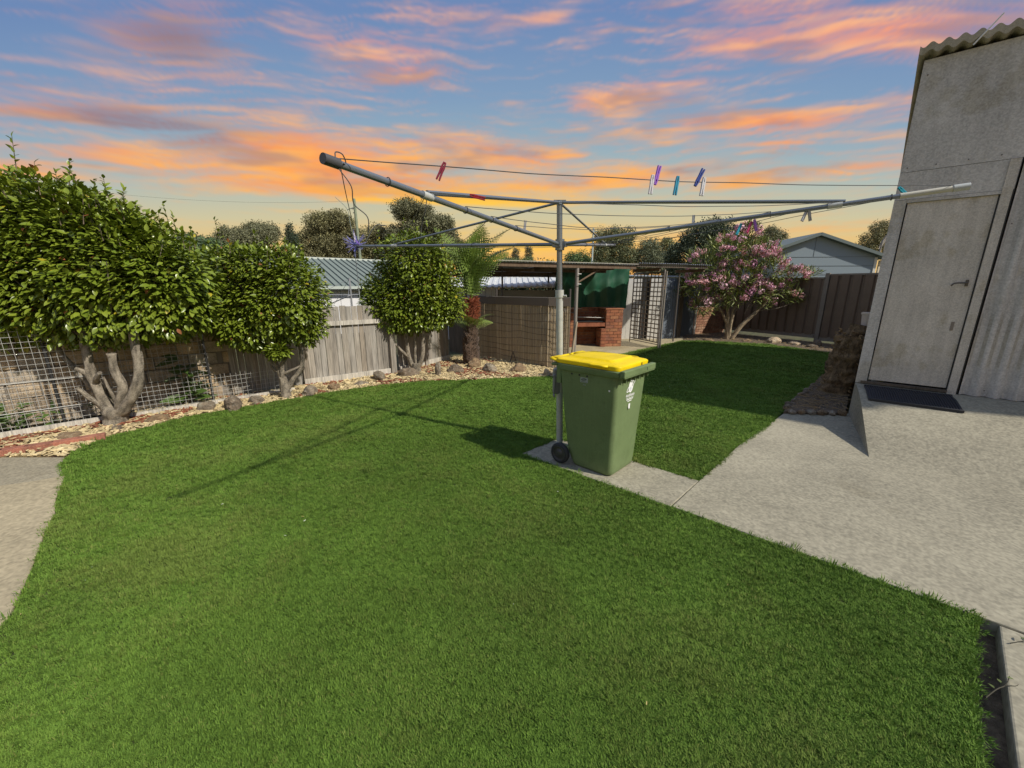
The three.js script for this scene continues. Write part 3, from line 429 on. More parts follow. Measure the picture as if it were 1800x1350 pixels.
// ------------------------------------------------------------------ rotary clothes hoist
const HUB = V(0.443, 2.04, -3.84), TOP = V(0.43, 2.394, -3.84);
const ARM = { NL: V(-0.713, 2.133, -1.663), NR: V(2.77, 2.252, -2.61), FL: V(-1.93, 2.143, -5.1), FR: V(1.51, 2.255, -6.12) };
const onArm = (k, f) => HUB.clone().lerp(ARM[k], f);
const WIRES = [];
{
  const O = thing('clothes_hoist', 'grey galvanised rotary clothes hoist with four long arms and slack wires', 'clothes hoist', [0.5, 0, -3.84]);
  const L = (v) => v.clone().sub(O.position), part = (n, g, m, p = O) => mesh(n, g, m, p);
  const base = V(0.5, 0, -3.84), at = (h) => base.clone().lerp(TOP, h / 2.394);
  part('lower_pole', metric(rod(L(at(0.0)), L(at(1.585)), 0.033, 0.033, 20), 1), M.galvLight);
  part('collar', merge([rod(L(at(1.56)), L(at(1.63)), 0.041, 0.041, 20), rod(L(at(1.575)).add(V(0.03, 0, 0.02)), L(at(1.575)).add(V(0.062, 0, 0.036)), 0.01)]), M.galvLight);
  const up = part('upper_pole', metric(rod(L(at(1.6)), L(TOP), 0.026, 0.026, 18)), M.galv);
  part('pole_cap', merge([rod(L(TOP).add(V(-0.005, -0.012, 0)), L(TOP).add(V(0, 0.018, 0)), 0.036, 0.032, 16), box(0.11, 0.014, 0.05, L(TOP).x, L(TOP).y + 0.016, L(TOP).z)]), M.galv, up);
  part('hub', merge([rod(L(HUB).add(V(0, -0.05, 0)), L(HUB).add(V(0, 0.045, 0)), 0.042, 0.042, 18), box(0.13, 0.05, 0.05, L(HUB).x, L(HUB).y, L(HUB).z, 1.08), box(0.05, 0.048, 0.13, L(HUB).x, L(HUB).y, L(HUB).z, 1.08)]), M.galv);
  // winding gear with its handle, half way up the pole
  const gb = part('winding_gear', merge([rbox(0.075, 0.26, 0.075, 0.02, L(at(0.72)).x - 0.03, 0.74, 0.0), rod(V(-0.075, 0.80, 0.03), V(-0.075, 0.80, 0.075), 0.02, 0.02, 12)]), mat(0.23, 0.24, 0.24, 0.6, { metalness: 0.3 }));
  part('crank', merge([rod(V(-0.075, 0.80, 0.08), V(-0.085, 0.62, 0.085), 0.009), rod(V(-0.085, 0.62, 0.085), V(-0.085, 0.62, 0.14), 0.012)]), mat(0.2, 0.21, 0.21, 0.6, { metalness: 0.3 }), gb);
  for (const k of ['NL', 'NR', 'FL', 'FR']) {
    const a = part('arm', metric(rod(L(onArm(k, 0.012)), L(ARM[k]), 0.0165, 0.0145, 14)), k === 'NR' ? M.galv : M.galv);
    const d = ARM[k].clone().sub(HUB).normalize();
    part('end_cap', rod(L(ARM[k]).addScaledVector(d, -0.06), L(ARM[k]).addScaledVector(d, 0.012), 0.0205, 0.0205, 14), k === 'NR' ? M.galvLight : mat(0.06, 0.062, 0.068, 0.5), a);
    part('sleeve', rod(L(onArm(k, 0.745)), L(onArm(k, 0.775)), 0.0195, 0.0195, 14), M.galvLight, a);
    part('strut', metric(rod(L(TOP).add(V(0, 0.005, 0)), L(onArm(k, k === 'NR' ? 0.78 : 0.76)).add(V(0, 0.016, 0)), k === 'FL' || k === 'FR' ? 0.011 : 0.0125, undefined, 10)), M.galv);
    for (const f of [0.36, 0.5, 0.62, 0.87]) part('wire_loop', (() => { const g = new THREE.TorusGeometry(0.0185, 0.0022, 5, 14); g.applyQuaternion(new THREE.Quaternion().setFromUnitVectors(V(0, 0, 1), d)); const p = L(onArm(k, f)); g.translate(p.x, p.y, p.z); return g; })(), M.wire, a);
  }
  if (!0) {   // pale section at the outer end of the near right arm
    part('pale_sleeve', rod(L(onArm('NR', 0.885)), L(onArm('NR', 0.985)), 0.0168, 0.0168, 14), mat(0.50, 0.48, 0.40, 0.6), O);
  }
  const rings = ['NL', 'NR', 'FR', 'FL'];
  [0.36, 0.5, 0.62, 0.76, 0.975].forEach((f, q) => rings.forEach((k, i) => {
    const k2 = rings[(i + 1) % 4]; if ((q === 2 && i === 3)) return;
    const a = onArm(k, f).add(V(0, 0.02, 0)), b = onArm(k2, f).add(V(0, 0.02, 0)), sag = q === 4 && i === 0 ? 0.035 : 0.02 + 0.05 * h3(q, i, 3);
    part('line_wire', wireGeo(L(a), L(b), sag, 0.0022, 0.012, q * 4 + i), M.wire); WIRES.push({ a, b, sag });
  }));
  part('loose_wire', new THREE.TubeGeometry(new THREE.CatmullRomCurve3([V(-0.68, 2.11, -1.70), V(-0.645, 2.05, -1.72), V(-0.648, 1.99, -1.74), V(-0.60, 1.94, -1.75), V(-0.605, 1.88, -1.76)].map(L)), 30, 0.0022, 5), M.wire);
  part('loose_wire', new THREE.TubeGeometry(new THREE.CatmullRomCurve3([V(-0.69, 2.15, -1.70), V(-0.69, 2.172, -1.71), V(-0.67, 2.168, -1.72), V(-0.665, 2.14, -1.74), V(-0.665, 2.13, -1.71)].map(L)), 24, 0.0025, 5), M.wire);
  part('loose_wire', new THREE.TubeGeometry(new THREE.CatmullRomCurve3([onArm('NL', 0.76), onArm('NL', 0.76).add(V(-0.015, -0.08, 0)), onArm('NL', 0.76).add(V(-0.04, -0.13, -0.03)), onArm('NL', 0.76).add(V(-0.05, -0.2, -0.03))].map(L)), 20, 0.002, 5), M.wire);
}
// clothes pegs
function peg(label, p, c, tilt, yaw, len = 0.082, group) {
  const o = thing('clothes_peg', label, 'clothes peg', p, yaw, group), m = mat(c[0], c[1], c[2], 0.45);
  const inner = new THREE.Object3D();
  for (const s of [-1, 1]) {
    const sh = new THREE.Shape([[0.0008, 0.0], [0.0035, 0.22], [0.0012, 0.3], [0.0012, 0.5], [0.004, 1], [0.0085, 1], [0.0075, 0.55], [0.0085, 0.30], [0.0055, 0]].map(q => new THREE.Vector2(s * q[0], (q[1] - 0.25) * -len)));
    const g = new THREE.ExtrudeGeometry(sh, { depth: 0.010, bevelEnabled: true, bevelSize: 0.0008, bevelThickness: 0.0008, bevelSegments: 1 }); g.translate(0, 0, -0.005); g.rotateZ(tilt); mesh('prong', g, m, o);
  }
  const sp = new THREE.TorusGeometry(0.0075, 0.0014, 5, 12); sp.rotateY(0.2); sp.translate(0, -0.20 * len, 0.0); sp.rotateZ(tilt); mesh('spring', sp, mat(0.4, 0.4, 0.4, 0.4, { metalness: 0.8 }), o);
  return o;
}
{
  const w = (i, t) => { const q = WIRES[i]; const p = q.a.clone().lerp(q.b, t); p.y -= q.sag * 4 * t * (1 - t); return [p.x, p.y, p.z]; };
  const out = 15, mid = 11;   // indices of the outer and the strut ring between the two near arms
  const up = Math.PI;
  peg('dark red peg alone on the outer front wire near the left arm', w(out, 0.116), [0.24, 0.02, 0.05], -0.45, 0.1, 0.074);
  peg('red peg lying almost flat on the strut wire by the left sleeve', w(mid, 0.088), [0.33, 0.015, 0.03], 1.35, 0.0, 0.082);
  peg('purple peg leaning up behind a white peg on the front wire', w(out, 0.408), [0.30, 0.11, 0.55], up - 0.2, 0.15, 0.085);
  peg('white peg hanging beside the purple peg', w(out, 0.402), [0.66, 0.64, 0.68], -0.08, 0.1, 0.085);
  peg('teal blue peg alone on the front wire between two white pegs', w(out, 0.442), [0.02, 0.28, 0.44], -0.1, 0.1, 0.085);
  peg('dark navy peg leaning steeply beside the right white peg', w(out, 0.475), [0.02, 0.05, 0.28], up - 0.42, 0.1, 0.085);
  peg('white peg hanging beside the navy peg', w(out, 0.486), [0.66, 0.66, 0.70], -0.08, 0.1, 0.085);
  const ar = (f, dy = 0, k = 'NR') => { const p = onArm(k, f); return [p.x, p.y + dy, p.z]; };
  peg('turquoise peg clipped on the pale end of the right arm', ar(0.885, 0.04), [0.01, 0.33, 0.45], 0.85, -0.2, 0.085);
  peg('aqua peg hanging under the right arm in front of the pink shrub', ar(0.55, -0.055), [0.03, 0.36, 0.48], -0.4, 0.3, 0.085, null);
  peg('pink red peg hanging under the right arm in front of the pink shrub', ar(0.575, -0.05), [0.5, 0.05, 0.16], -0.35, 0.3, 0.085);
  peg('violet peg hanging under the right arm beside the pink red peg', ar(0.585, -0.04), [0.38, 0.15, 0.62], 0.4, 0.3, 0.085);
  peg('left one of two grey pegs spread under the right arm', ar(0.70, -0.025), [0.42, 0.42, 0.44], -0.35, 0.2, 0.075);
  peg('right one of two grey pegs spread under the right arm', ar(0.708, -0.025), [0.38, 0.38, 0.40], 0.35, 0.2, 0.075);
  peg('pale grey peg standing on the right arm towards the pole', ar(0.425, 0.02), [0.5, 0.52, 0.55], up + 0.05, 0.2, 0.075);
  peg('small grey peg standing on the left arm near the hub', ar(0.30, 0.02, 'NL'), [0.3, 0.31, 0.34], up - 0.1, 0.2, 0.08);
  peg('purple peg hooked on the tip of the far left arm', ar(0.985, 0.05, 'FL'), [0.26, 0.14, 0.62], 0.7, 0.4, 0.1);
  peg('pale lilac peg at the tip of the far left arm', ar(1.0, 0.13, 'FL'), [0.62, 0.58, 0.66], 0.05, 0.3, 0.11);
  peg('blue peg hanging from the tip of the far left arm', ar(0.99, 0.0, 'FL'), [0.10, 0.12, 0.5], -0.5, 0.3, 0.09);
}

// ------------------------------------------------------------------ left boundary: block wall, wire mesh, paling fence
function along(a, b) { const d = V(b[0] - a[0], 0, b[1] - a[1]), L = d.length(); d.normalize(); return { L, d, ry: Math.atan2(-d.z, d.x), at: (s, o = 0) => [a[0] + d.x * s - d.z * o, a[1] + d.z * s + d.x * o] }; }
{
  const P = along([-6.95, -3.72], [-4.42, -6.05]), R = RNG(31);
  const Wl = thing('block_wall', 'low wall of buff sandstone blocks behind the wire mesh on the left', 'wall', [-6.95, 0, -3.72], P.ry);
  const H1 = (s) => s < 1.15 ? 0.86 : 1.30;
  mesh('mortar_core', [box(1.15, 0.84, 0.10, 0.575, 0.42, 0), box(P.L - 1.16, 1.28, 0.10, 1.155 + (P.L - 1.16) / 2, 0.64, 0)], M.mortar, Wl);
  let row = 0; for (let y = 0.0; y < 1.25; y += 0.176, row++) {
    let x = row % 2 ? -0.16 : 0; while (x < P.L) {
      const w = 0.26 + R() * 0.12, h = 0.165; if (y + h < H1(x + w / 2) + 0.04) { const g = rbox(Math.min(w, P.L - x) - 0.014, h, 0.16, 0.012, 0, 0, 0, 1); g.rotateX((R() - 0.5) * 0.03); g.translate(x + w / 2, y + h / 2, (R() - 0.5) * 0.016); mesh('block', metric(g, 1, R(), R()), M.sandstone[Math.floor(R() * 4)], Wl); } x += w;
    }
  }
}
{ // neighbour's dark sheet gate and a sunlit lattice brace behind the wall, seen at the far left
  const P = along([-7.9, -3.6], [-5.2, -6.2]);
  const G = thing('dark_gate', 'dark blue grey metal gate behind the block wall at the far left', 'gate', [-7.9, 0, -3.6], P.ry);
  for (let i = 0; i < 12; i++) mesh('panel', metric(box(0.29, 1.5, 0.03, 0.15 + i * 0.305, 0.76, 0)), mat(0.055, 0.06, 0.075, 0.6), G);
  mesh('rail', [box(3.7, 0.06, 0.04, 1.85, 1.35, 0.04), box(3.7, 0.06, 0.04, 1.85, 0.9, 0.04)], mat(0.05, 0.055, 0.07, 0.6), G);
  const ring = new THREE.TorusGeometry(0.26, 0.012, 6, 24, Math.PI); ring.translate(1.2, 0.95, 0.04); mesh('hoop', ring, mat(0.10, 0.11, 0.13, 0.6), G);
}
{ // welded wire mesh panels on posts
  const P = along([-6.5, -3.33], [-3.62, -6.26]);
  const F = thing('wire_mesh_fence', 'pale square wire mesh fence standing in front of the block wall', 'fence', [-6.5, 0, -3.33], P.ry);
  const ht = (s) => s > 3.05 ? 0.42 : 1.28, vs = [], hs = [];
  for (let s = 0.02; s < P.L; s += 0.062) { const h = ht(s) + 0.02 * (h3(Math.round(s * 50), 3, 1) - 0.5), l = (h3(Math.round(s * 50), 8, 1) - 0.5) * 0.02; vs.push(rod(V(s, 0.02, 0), V(s + l, h, 0.01), 0.0023, 0.0023, 5)); }
  for (let y = 0.06; y < 1.26; y += 0.062) { const L = y > 0.40 ? 3.05 : P.L; for (let s = 0; s < L - 0.02; s += 0.75) hs.push(rod(V(s, y + 0.006 * Math.sin(s * 3 + y * 9), 0.004), V(Math.min(L, s + 0.75), y + 0.006 * Math.sin((s + 0.75) * 3 + y * 9), 0.004), 0.0021, 0.0021, 5)); }
  stuffPart(mesh('upright_wires', vs, M.meshWire, F)); stuffPart(mesh('cross_wires', hs, M.meshWire, F));
  mesh('top_bar', [rod(V(0, 0.62, 0.012), V(2.1, 0.60, 0.012), 0.0045), rod(V(0, 0.28, 0.012), V(2.0, 0.27, 0.012), 0.005)], M.meshWire, F);
  for (const s of [0.05, 1.6, 3.06]) mesh('post', [rod(V(s, -0.05, -0.02), V(s, 1.3, -0.02), 0.016)], M.black, F);
}
{ // second, finer grid lying close behind, as the doubled wires show
  const P = along([-6.55, -3.42], [-4.4, -5.62]);
  const F = thing('wire_mesh_fence', 'second finer wire mesh panel leaning just behind the first', 'fence', [-6.55, 0, -3.42], P.ry); F.rotation.x = 0; const ws = [];
  for (let s = 0.03; s < P.L; s += 0.055) ws.push(rod(V(s, 0.02, 0), V(s + 0.01, 0.72, -0.02), 0.002, 0.002, 4));
  for (let y = 0.05; y < 0.72; y += 0.055) ws.push(rod(V(0, y, 0), V(P.L, y + 0.01, 0), 0.002, 0.002, 4));
  stuffPart(mesh('wires', ws, mat(0.22, 0.21, 0.20, 0.6), F));
}
{
  const E1 = along([-6.6, -3.27], [-3.55, -6.22]);
  const e = thing('bed_edging', 'weathered pale timber board along the foot of the wire mesh', 'edging', [-6.6, 0, -3.27], E1.ry);
  mesh('board', metric(box(2.1, 0.075, 0.03, 1.05, 0.045, 0.02)), M.rail, e); mesh('board', metric(box(2.1, 0.06, 0.03, 3.18, 0.035, 0.026)), M.rail, e);
}
function palingFence(name, label, a, b, h, seed, o = {}) {
  const P = along(a, b), R = RNG(seed), F = thing(name, label, 'fence', [a[0], 0, a[1]], P.ry);
  let x = 0; while (x < P.L - 0.03) { const w = Math.min(0.088 + R() * 0.02, P.L - x), dz = (R() - 0.5) * 0.012, hh = h + (R() - 0.5) * 0.015 + (o.slope || 0) * x / P.L; const g = box(w - 0.006, hh - 0.02, 0.014, 0, 0.02 + (hh - 0.02) / 2, 0); g.rotateY((R() - 0.5) * 0.05); g.rotateZ((R() - 0.5) * 0.012); g.translate(x + w / 2, 0, -0.012 + dz); mesh('paling', metric(g, 1, R(), R()), M.paling[Math.floor(R() * 5)], F); x += w; }
  for (const y of o.rails || []) mesh('rail', metric((() => { const g = box(P.L, 0.075, 0.04, P.L / 2, y, 0.022); return g; })().rotateX(0)), M.rail, F);
  if (o.plinth) mesh('plinth', metric(box(P.L, 0.115, 0.028, P.L / 2, 0.065, 0.02)), M.rail, F);
  for (const s of o.posts || []) mesh('post', metric(box(0.10, h + 0.02, 0.08, s, h / 2, 0.03)), M.paling[2], F);
  return F;
}
palingFence('paling_fence', 'weathered grey paling fence behind the second camellia and the mesh end', [-4.36, -5.96], [-3.42, -6.72], 1.30, 41, { rails: [] });
palingFence('paling_fence', 'sunlit grey paling fence with a pale rail and plinth between two camellias', [-3.56, -6.55], [-2.30, -7.56], 1.33, 42, { rails: [1.04], plinth: true, posts: [1.58] });
palingFence('paling_fence', 'shadowed paling fence behind the third camellia', [-2.24, -7.66], [-1.46, -9.02], 1.27, 43, { plinth: true, posts: [0.75] });
{
  const P = along([-1.62, -10.15], [-0.86, -9.52]), F = thing('dark_fence', 'dark timber panel fence with a blue capping behind the tree fern', 'fence', [-1.62, 0, -10.15], P.ry);
  for (let i = 0; i < 4; i++) mesh('board', metric(box(0.244, 1.28, 0.02, 0.125 + i * 0.25, 0.66, 0)), M.darkWood, F); mesh('capping', [box(1.0, 0.05, 0.06, 0.5, 1.33, 0)], mat(0.06, 0.11, 0.26, 0.5), F);
}
// brick edging at the end of the path
for (let i = 0; i < 5; i++) {
  const t = i / 4.2, x = -5.28 + 0.62 * t, z = -3.60 - 0.36 * t - 0.1 * t * t;
  const b = mesh('edging_brick', (() => { const g = rbox(0.215, 0.07, 0.10, 0.006, 0, 0, 0, 1); return metric(g, 1, i * 0.3, i * 0.2); })(), new THREE.MeshStandardMaterial({ map: rep(T.brick, 0.4), color: col(0.40 + 0.03 * (i % 2), 0.17, 0.115), roughness: 0.9 }));
  b.position.set(x + 0.05, 0.035, z - 0.03); b.rotation.y = 0.66 + 0.05 * Math.sin(i * 2);
  tag(b, ['leftmost', 'second from left', 'third from left', 'fourth from left', 'rightmost'][i] + ' of the red edging bricks at the path end', 'brick', 'red edging bricks');
}
// garden rocks: lumpy, half sunk
function rock(x, z, w, h, d, seed, m, label, y = 0, group = 'rocks along the garden bed') {
  w *= 0.92; d *= 0.9; h *= 0.82;
  const g = new THREE.IcosahedronGeometry(0.5, 4), p = g.attributes.position, v = new THREE.Vector3();
  for (let i = 0; i < p.count; i++) {
    v.fromBufferAttribute(p, i).normalize(); let n = 0.62 + 0.6 * fbm(v.x * 1.3 + seed * 3, v.y * 1.3 + 7, v.z * 1.3 + seed + 0.13, 3) + 0.10 * (vn(v.x * 7 + seed, v.y * 7, v.z * 7 + 0.17) - 0.5);
    const fl = vn(Math.round(v.x * 1.7) + seed, Math.round(v.y * 1.7), Math.round(v.z * 1.7)); n *= 0.92 + 0.12 * fl;
    p.setXYZ(i, v.x * 0.5 * n * w, v.y * 0.5 * n * h * 1.5 + h * 0.22, v.z * 0.5 * n * d);
  }
  const q = flat(g); q.computeVertexNormals();
  const gg = metric(q, 1, seed * 0.31, seed * 0.17); const o = mesh('garden_rock', gg, m); o.position.set(x, y, z); o.rotation.y = seed * 1.3; return tag(o, label, 'rock', group);
}
rock(-4.50, -4.72, 0.34, 0.11, 0.2, 1, M.rock[2], 'flat brown rock right of the first camellia trunk');
rock(-5.0, -4.15, 0.5, 0.07, 0.26, 2, M.rock[2], 'broad flat reddish slab in the bed above the edging bricks');
rock(-4.72, -4.42, 0.3, 0.07, 0.12, 21, M.rock[1], 'thin grey rock left of the first camellia trunk');
rock(-4.20, -5.16, 0.25, 0.17, 0.2, 3, M.rock[0], 'squarish grey rock left of the big rock under the mesh');
rock(-3.88, -5.24, 0.40, 0.24, 0.28, 4, M.rock[1], 'big rounded grey rock under the mesh end');
rock(-3.72, -5.50, 0.25, 0.17, 0.18, 5, M.rock[0], 'small tan rock right of the big rounded one');
rock(-3.18, -5.98, 0.36, 0.2, 0.24, 6, M.rock[0], 'oval speckled rock just right of the second camellia trunk');
rock(-2.96, -6.3, 0.26, 0.16, 0.2, 7, M.rock[2], 'tan rock at the left end of the fence plinth');
rock(-2.60, -6.58, 0.32, 0.11, 0.22, 8, M.rock[0], 'low flat rock below the middle of the plinth');
rock(-2.42, -6.98, 0.36, 0.22, 0.25, 9, M.rock[0], 'rounded rock near the fence post');
rock(-1.98, -7.3, 0.46, 0.24, 0.3, 10, M.rock[1], 'wedge shaped dark rock at the foot of the third camellia');
rock(-1.41, -7.34, 0.17, 0.36, 0.14, 11, M.rock[0], 'upright pointed rock standing between the third camellia and the fern');
rock(-1.12, -7.64, 0.36, 0.22, 0.26, 12, M.rock[1], 'rounded brown rock left of the tree fern');
rock(-0.80, -8.16, 0.50, 0.28, 0.34, 13, M.rock[2], 'orange tan rock at the foot of the tree fern');
rock(-0.43, -7.7, 0.42, 0.26, 0.3, 14, M.rock[3], 'pale lichen covered rock right of the tree fern');
rock(0.13, -7.7, 0.44, 0.22, 0.3, 15, M.rock[2], 'brown grey rock in front of the reed screen');
rock(0.66, -7.28, 0.22, 0.2, 0.16, 16, M.rock[3], 'small pale rock beside the bin lid hinge');
rock(7.95, -11.9, 0.52, 0.26, 0.36, 17, M.paleRock, 'large pale pinkish rock on the far bed below the brown fence');
rock(8.35, -11.55, 0.5, 0.13, 0.34, 18, M.paleRock, 'flat cream slab right of the pale rock');
rock(8.42, -10.95, 0.36, 0.13, 0.25, 19, M.rock[1], 'dark low rock at the lawn end of the far bed');
rock(8.85, -11.3, 0.32, 0.24, 0.26, 20, M.rock[1], 'brown block of stone at the fence post');
rock(7.3, -12.2, 0.34, 0.12, 0.25, 22, M.rock[2], 'small brown rock right of the pink shrub trunk');
rock(6.2, -12.35, 0.5, 0.1, 0.3, 23, M.rock[2], 'flat tan stone left of the pink shrub trunk');
// stones edging the corner bed
{ const R = RNG(51), pts = []; for (let i = 0; i < 6; i++) pts.push([3.72 + i * 0.125, -4.985 + i * 0.012, 0]); for (let i = 0; i < 9; i++) pts.push([3.78 + i * 0.165, -5.16 - i * 0.158, 1]);
  pts.forEach(([x, z, k], i) => rock(x, z, 0.11 + R() * 0.06, 0.06 + R() * 0.035, 0.08 + R() * 0.04, 60 + i, M.rock[k ? 1 : (i % 2 ? 2 : 0)], k ? `dark edging stone ${['first', 'second', 'third', 'fourth', 'fifth', 'sixth', 'seventh', 'eighth', 'ninth'][i - 6]} from the concrete along the lawn side of the corner bed` : `tan edging stone ${['first', 'second', 'third', 'fourth', 'fifth', 'sixth'][i]} from the lawn at the concrete side of the corner bed`, 0.03, 'stones edging the corner bed')); }

// ------------------------------------------------------------------ leaves and shrubs
function leafGeo(L, W, fold = 0.25, curl = 0.25, n = 4) {   // pointed oval, folded at the midrib, tip at +x
  const pos = [], idx = [], uv = [];
  for (let i = 0; i <= n; i++) { const t = i / n, w = W * 0.5 * Math.pow(Math.sin(Math.PI * Math.pow(t, 0.8)), 0.9) * (t === 0 || t === 1 ? 0 : 1), y = -curl * L * t * t; pos.push(L * t, y + fold * w, -w, L * t, y, 0, L * t, y + fold * w, w); uv.push(t, 0, t, 0.5, t, 1); }
  for (let i = 0; i < n; i++) { const a = i * 3, b = a + 3; idx.push(a, a + 1, b, a + 1, b + 1, b, a + 1, a + 2, b + 1, a + 2, b + 2, b + 1); }
  const g = new THREE.BufferGeometry(); g.setAttribute('position', new THREE.Float32BufferAttribute(pos, 3)); g.setAttribute('uv', new THREE.Float32BufferAttribute(uv, 2)); g.setIndex(idx); g.computeVertexNormals(); return g;
}
function orient(p, out, R, s, droop = 0.35) {   // leaf matrix: tip points outward and a bit down, face turned up and out
  const dir = out.clone().add(V((R() - 0.5) * 1.5, (R() - 0.5) * 1.0 - droop + 0.25, (R() - 0.5) * 1.5)).normalize();
  const up = V((R() - 0.5) * 0.9, 1, (R() - 0.5) * 0.9)  .addScaledVector(out, 1.0).normalize(), side = new THREE.Vector3().crossVectors(dir, up).normalize(), nn = new THREE.Vector3().crossVectors(side, dir);
  return new THREE.Matrix4().makeBasis(dir, nn, side).scale(V(s, s, s)).setPosition(p);
}
const leafMat = (o = {}) => new THREE.MeshPhysicalMaterial({ color: 0xffffff, roughness: 0.3, side: THREE.DoubleSide, specularIntensity: 0.8, transmission: 0.22, thickness: 0, ...o });
// lobes: [x, y, z, rx, ry, rz] relative to the base
function lobePoint(lobes, R, shell) {
  for (let k = 0; k < 60; k++) {
    let tot = 0; for (const l of lobes) tot += l[3] * l[4]; let q = R() * tot, li = 0; while (li < lobes.length - 1 && q > lobes[li][3] * lobes[li][4]) { q -= lobes[li][3] * lobes[li][4]; li++; }
    const l = lobes[li], u = R() * 2 - 1, a = R() * 6.283, s = Math.sqrt(1 - u * u), n = V(s * Math.cos(a), u, s * Math.sin(a));
    const bump = 0.76 + 0.5 * vn(n.x * 2.6 + li * 5, n.y * 2.6 + 3, n.z * 2.6 + li + 0.21), r = (1 - shell * Math.pow(R(), 1.4)) * bump;
    const p = V(l[0] + n.x * l[3] * r, l[1] + n.y * l[4] * r, l[2] + n.z * l[5] * r);
    let hid = false; for (let m = 0; m < lobes.length; m++) if (m !== li) { const w = lobes[m], d = ((p.x - w[0]) / w[3]) ** 2 + ((p.y - w[1]) / w[4]) ** 2 + ((p.z - w[2]) / w[5]) ** 2; if (d < 0.42) hid = true; }
    if (!hid) return [p, n.set(n.x / l[3], n.y / l[4], n.z / l[5]).normalize()];
  }
  return [V(lobes[0][0], lobes[0][1], lobes[0][2]), V(0, 1, 0)];
}
const camLeaf = leafGeo(1, 0.52, 0.3, 0.16, 4), camM = leafMat();
function camellia(label, base, lobes, count, size, limbs, seed, single = 0, shoots = 0) {
  const R = RNG(seed), T0 = thing('camellia_shrub', label, 'shrub', base), list = [], big = [];
  limbs.forEach((l, i) => mesh(i ? 'branch' : 'trunk', limb(l[0].map(p => V(p[0] - base[0], p[1], p[2] - base[2])), l[1] * 0.84, l[2] * 0.84, 10, 0.3, seed + i, 8), M.bark, T0));
  // inner twigs that carry the foliage
  const tw = []; for (let i = 0; i < 46; i++) { const [p] = lobePoint(lobes, R, 0.25), a = V(lobes[0][0] * 0.3 + p.x * 0.45, 1.0 + R() * 0.35, p.z * 0.4 - 0.1); tw.push(limb([a, a.clone().lerp(p, 0.5).add(V(0, -0.05, 0)), p], 0.014, 0.004, 5, 0.1, i, 3)); } stuffPart(mesh('twigs', tw, M.bark, T0));
  const tint = () => { const t = R(), c = col(0.145 + 0.09 * t, 0.205 + 0.09 * t, 0.02 + 0.012 * t); if (R() < 0.012) c.setRGB(0.42, 0.36, 0.03); else if (R() < 0.006) c.setRGB(0.3, 0.12, 0.05); return c; };
  for (let i = 0; i < count; i++) { const [p, n] = lobePoint(lobes, R, 0.5), m = orient(p, n, R, size * (0.5 + 0.75 * R()), 0.4); list.push([m, tint(), p]); }
  for (let i = 0; i < count * 0.4; i++) {   // leaves deep inside the crown
    const l = lobes[Math.floor(R() * lobes.length)], u = R() * 2 - 1, a = R() * 6.283, s = Math.sqrt(1 - u * u), r = 0.78 * Math.pow(R(), 0.4), n = V(s * Math.cos(a), u, s * Math.sin(a)), p = V(l[0] + n.x * l[3] * r, l[1] + n.y * l[4] * r, l[2] + n.z * l[5] * r);
    list.push([orient(p, n, R, size * (0.85 + 0.35 * R()), 0.4), tint(), p]);
  }
  for (let i = 0; i < shoots; i++) {   // upright young shoots breaking the outline
    let p, n; do { [p, n] = lobePoint(lobes, R, 0.02); } while (n.y < 0.35); const h = 0.12 + R() * 0.22, lean = V((R() - 0.5) * 0.4, 1, (R() - 0.5) * 0.4).normalize();
    mesh('shoot', limb([p, p.clone().addScaledVector(lean, h * 0.5), p.clone().addScaledVector(lean, h)], 0.005, 0.002, 5, 0, 1, 2), M.darkBark, T0);
    for (let k = 0; k < 9; k++) { const a = k * 2.4, q = p.clone().addScaledVector(lean, h * (0.25 + 0.09 * k)), o = V(Math.cos(a), 0.9, Math.sin(a)).normalize(); list.push([orient(q, o, R, size * (0.6 + 0.35 * R()), 0), tint(), q]); }
  }
  if (single) { list.sort((a, b) => (b[2].z + b[2].x * 0.5) - (a[2].z + a[2].x * 0.5)); const mats = [0, 1, 2, 3].map(k => leafMat({ color: col(0.15 + 0.02 * k, 0.215 + 0.02 * k, 0.02 + 0.003 * k) })); list.splice(0, single).forEach((q, i) => { const o = mesh('leaf', camLeaf, mats[i % 4], T0); o.matrix.copy(q[0]); o.matrix.decompose(o.position, o.quaternion, o.scale); }); }
  inst('foliage', camLeaf, camM, list, T0);
  return T0;
}
const Z1 = -4.63;
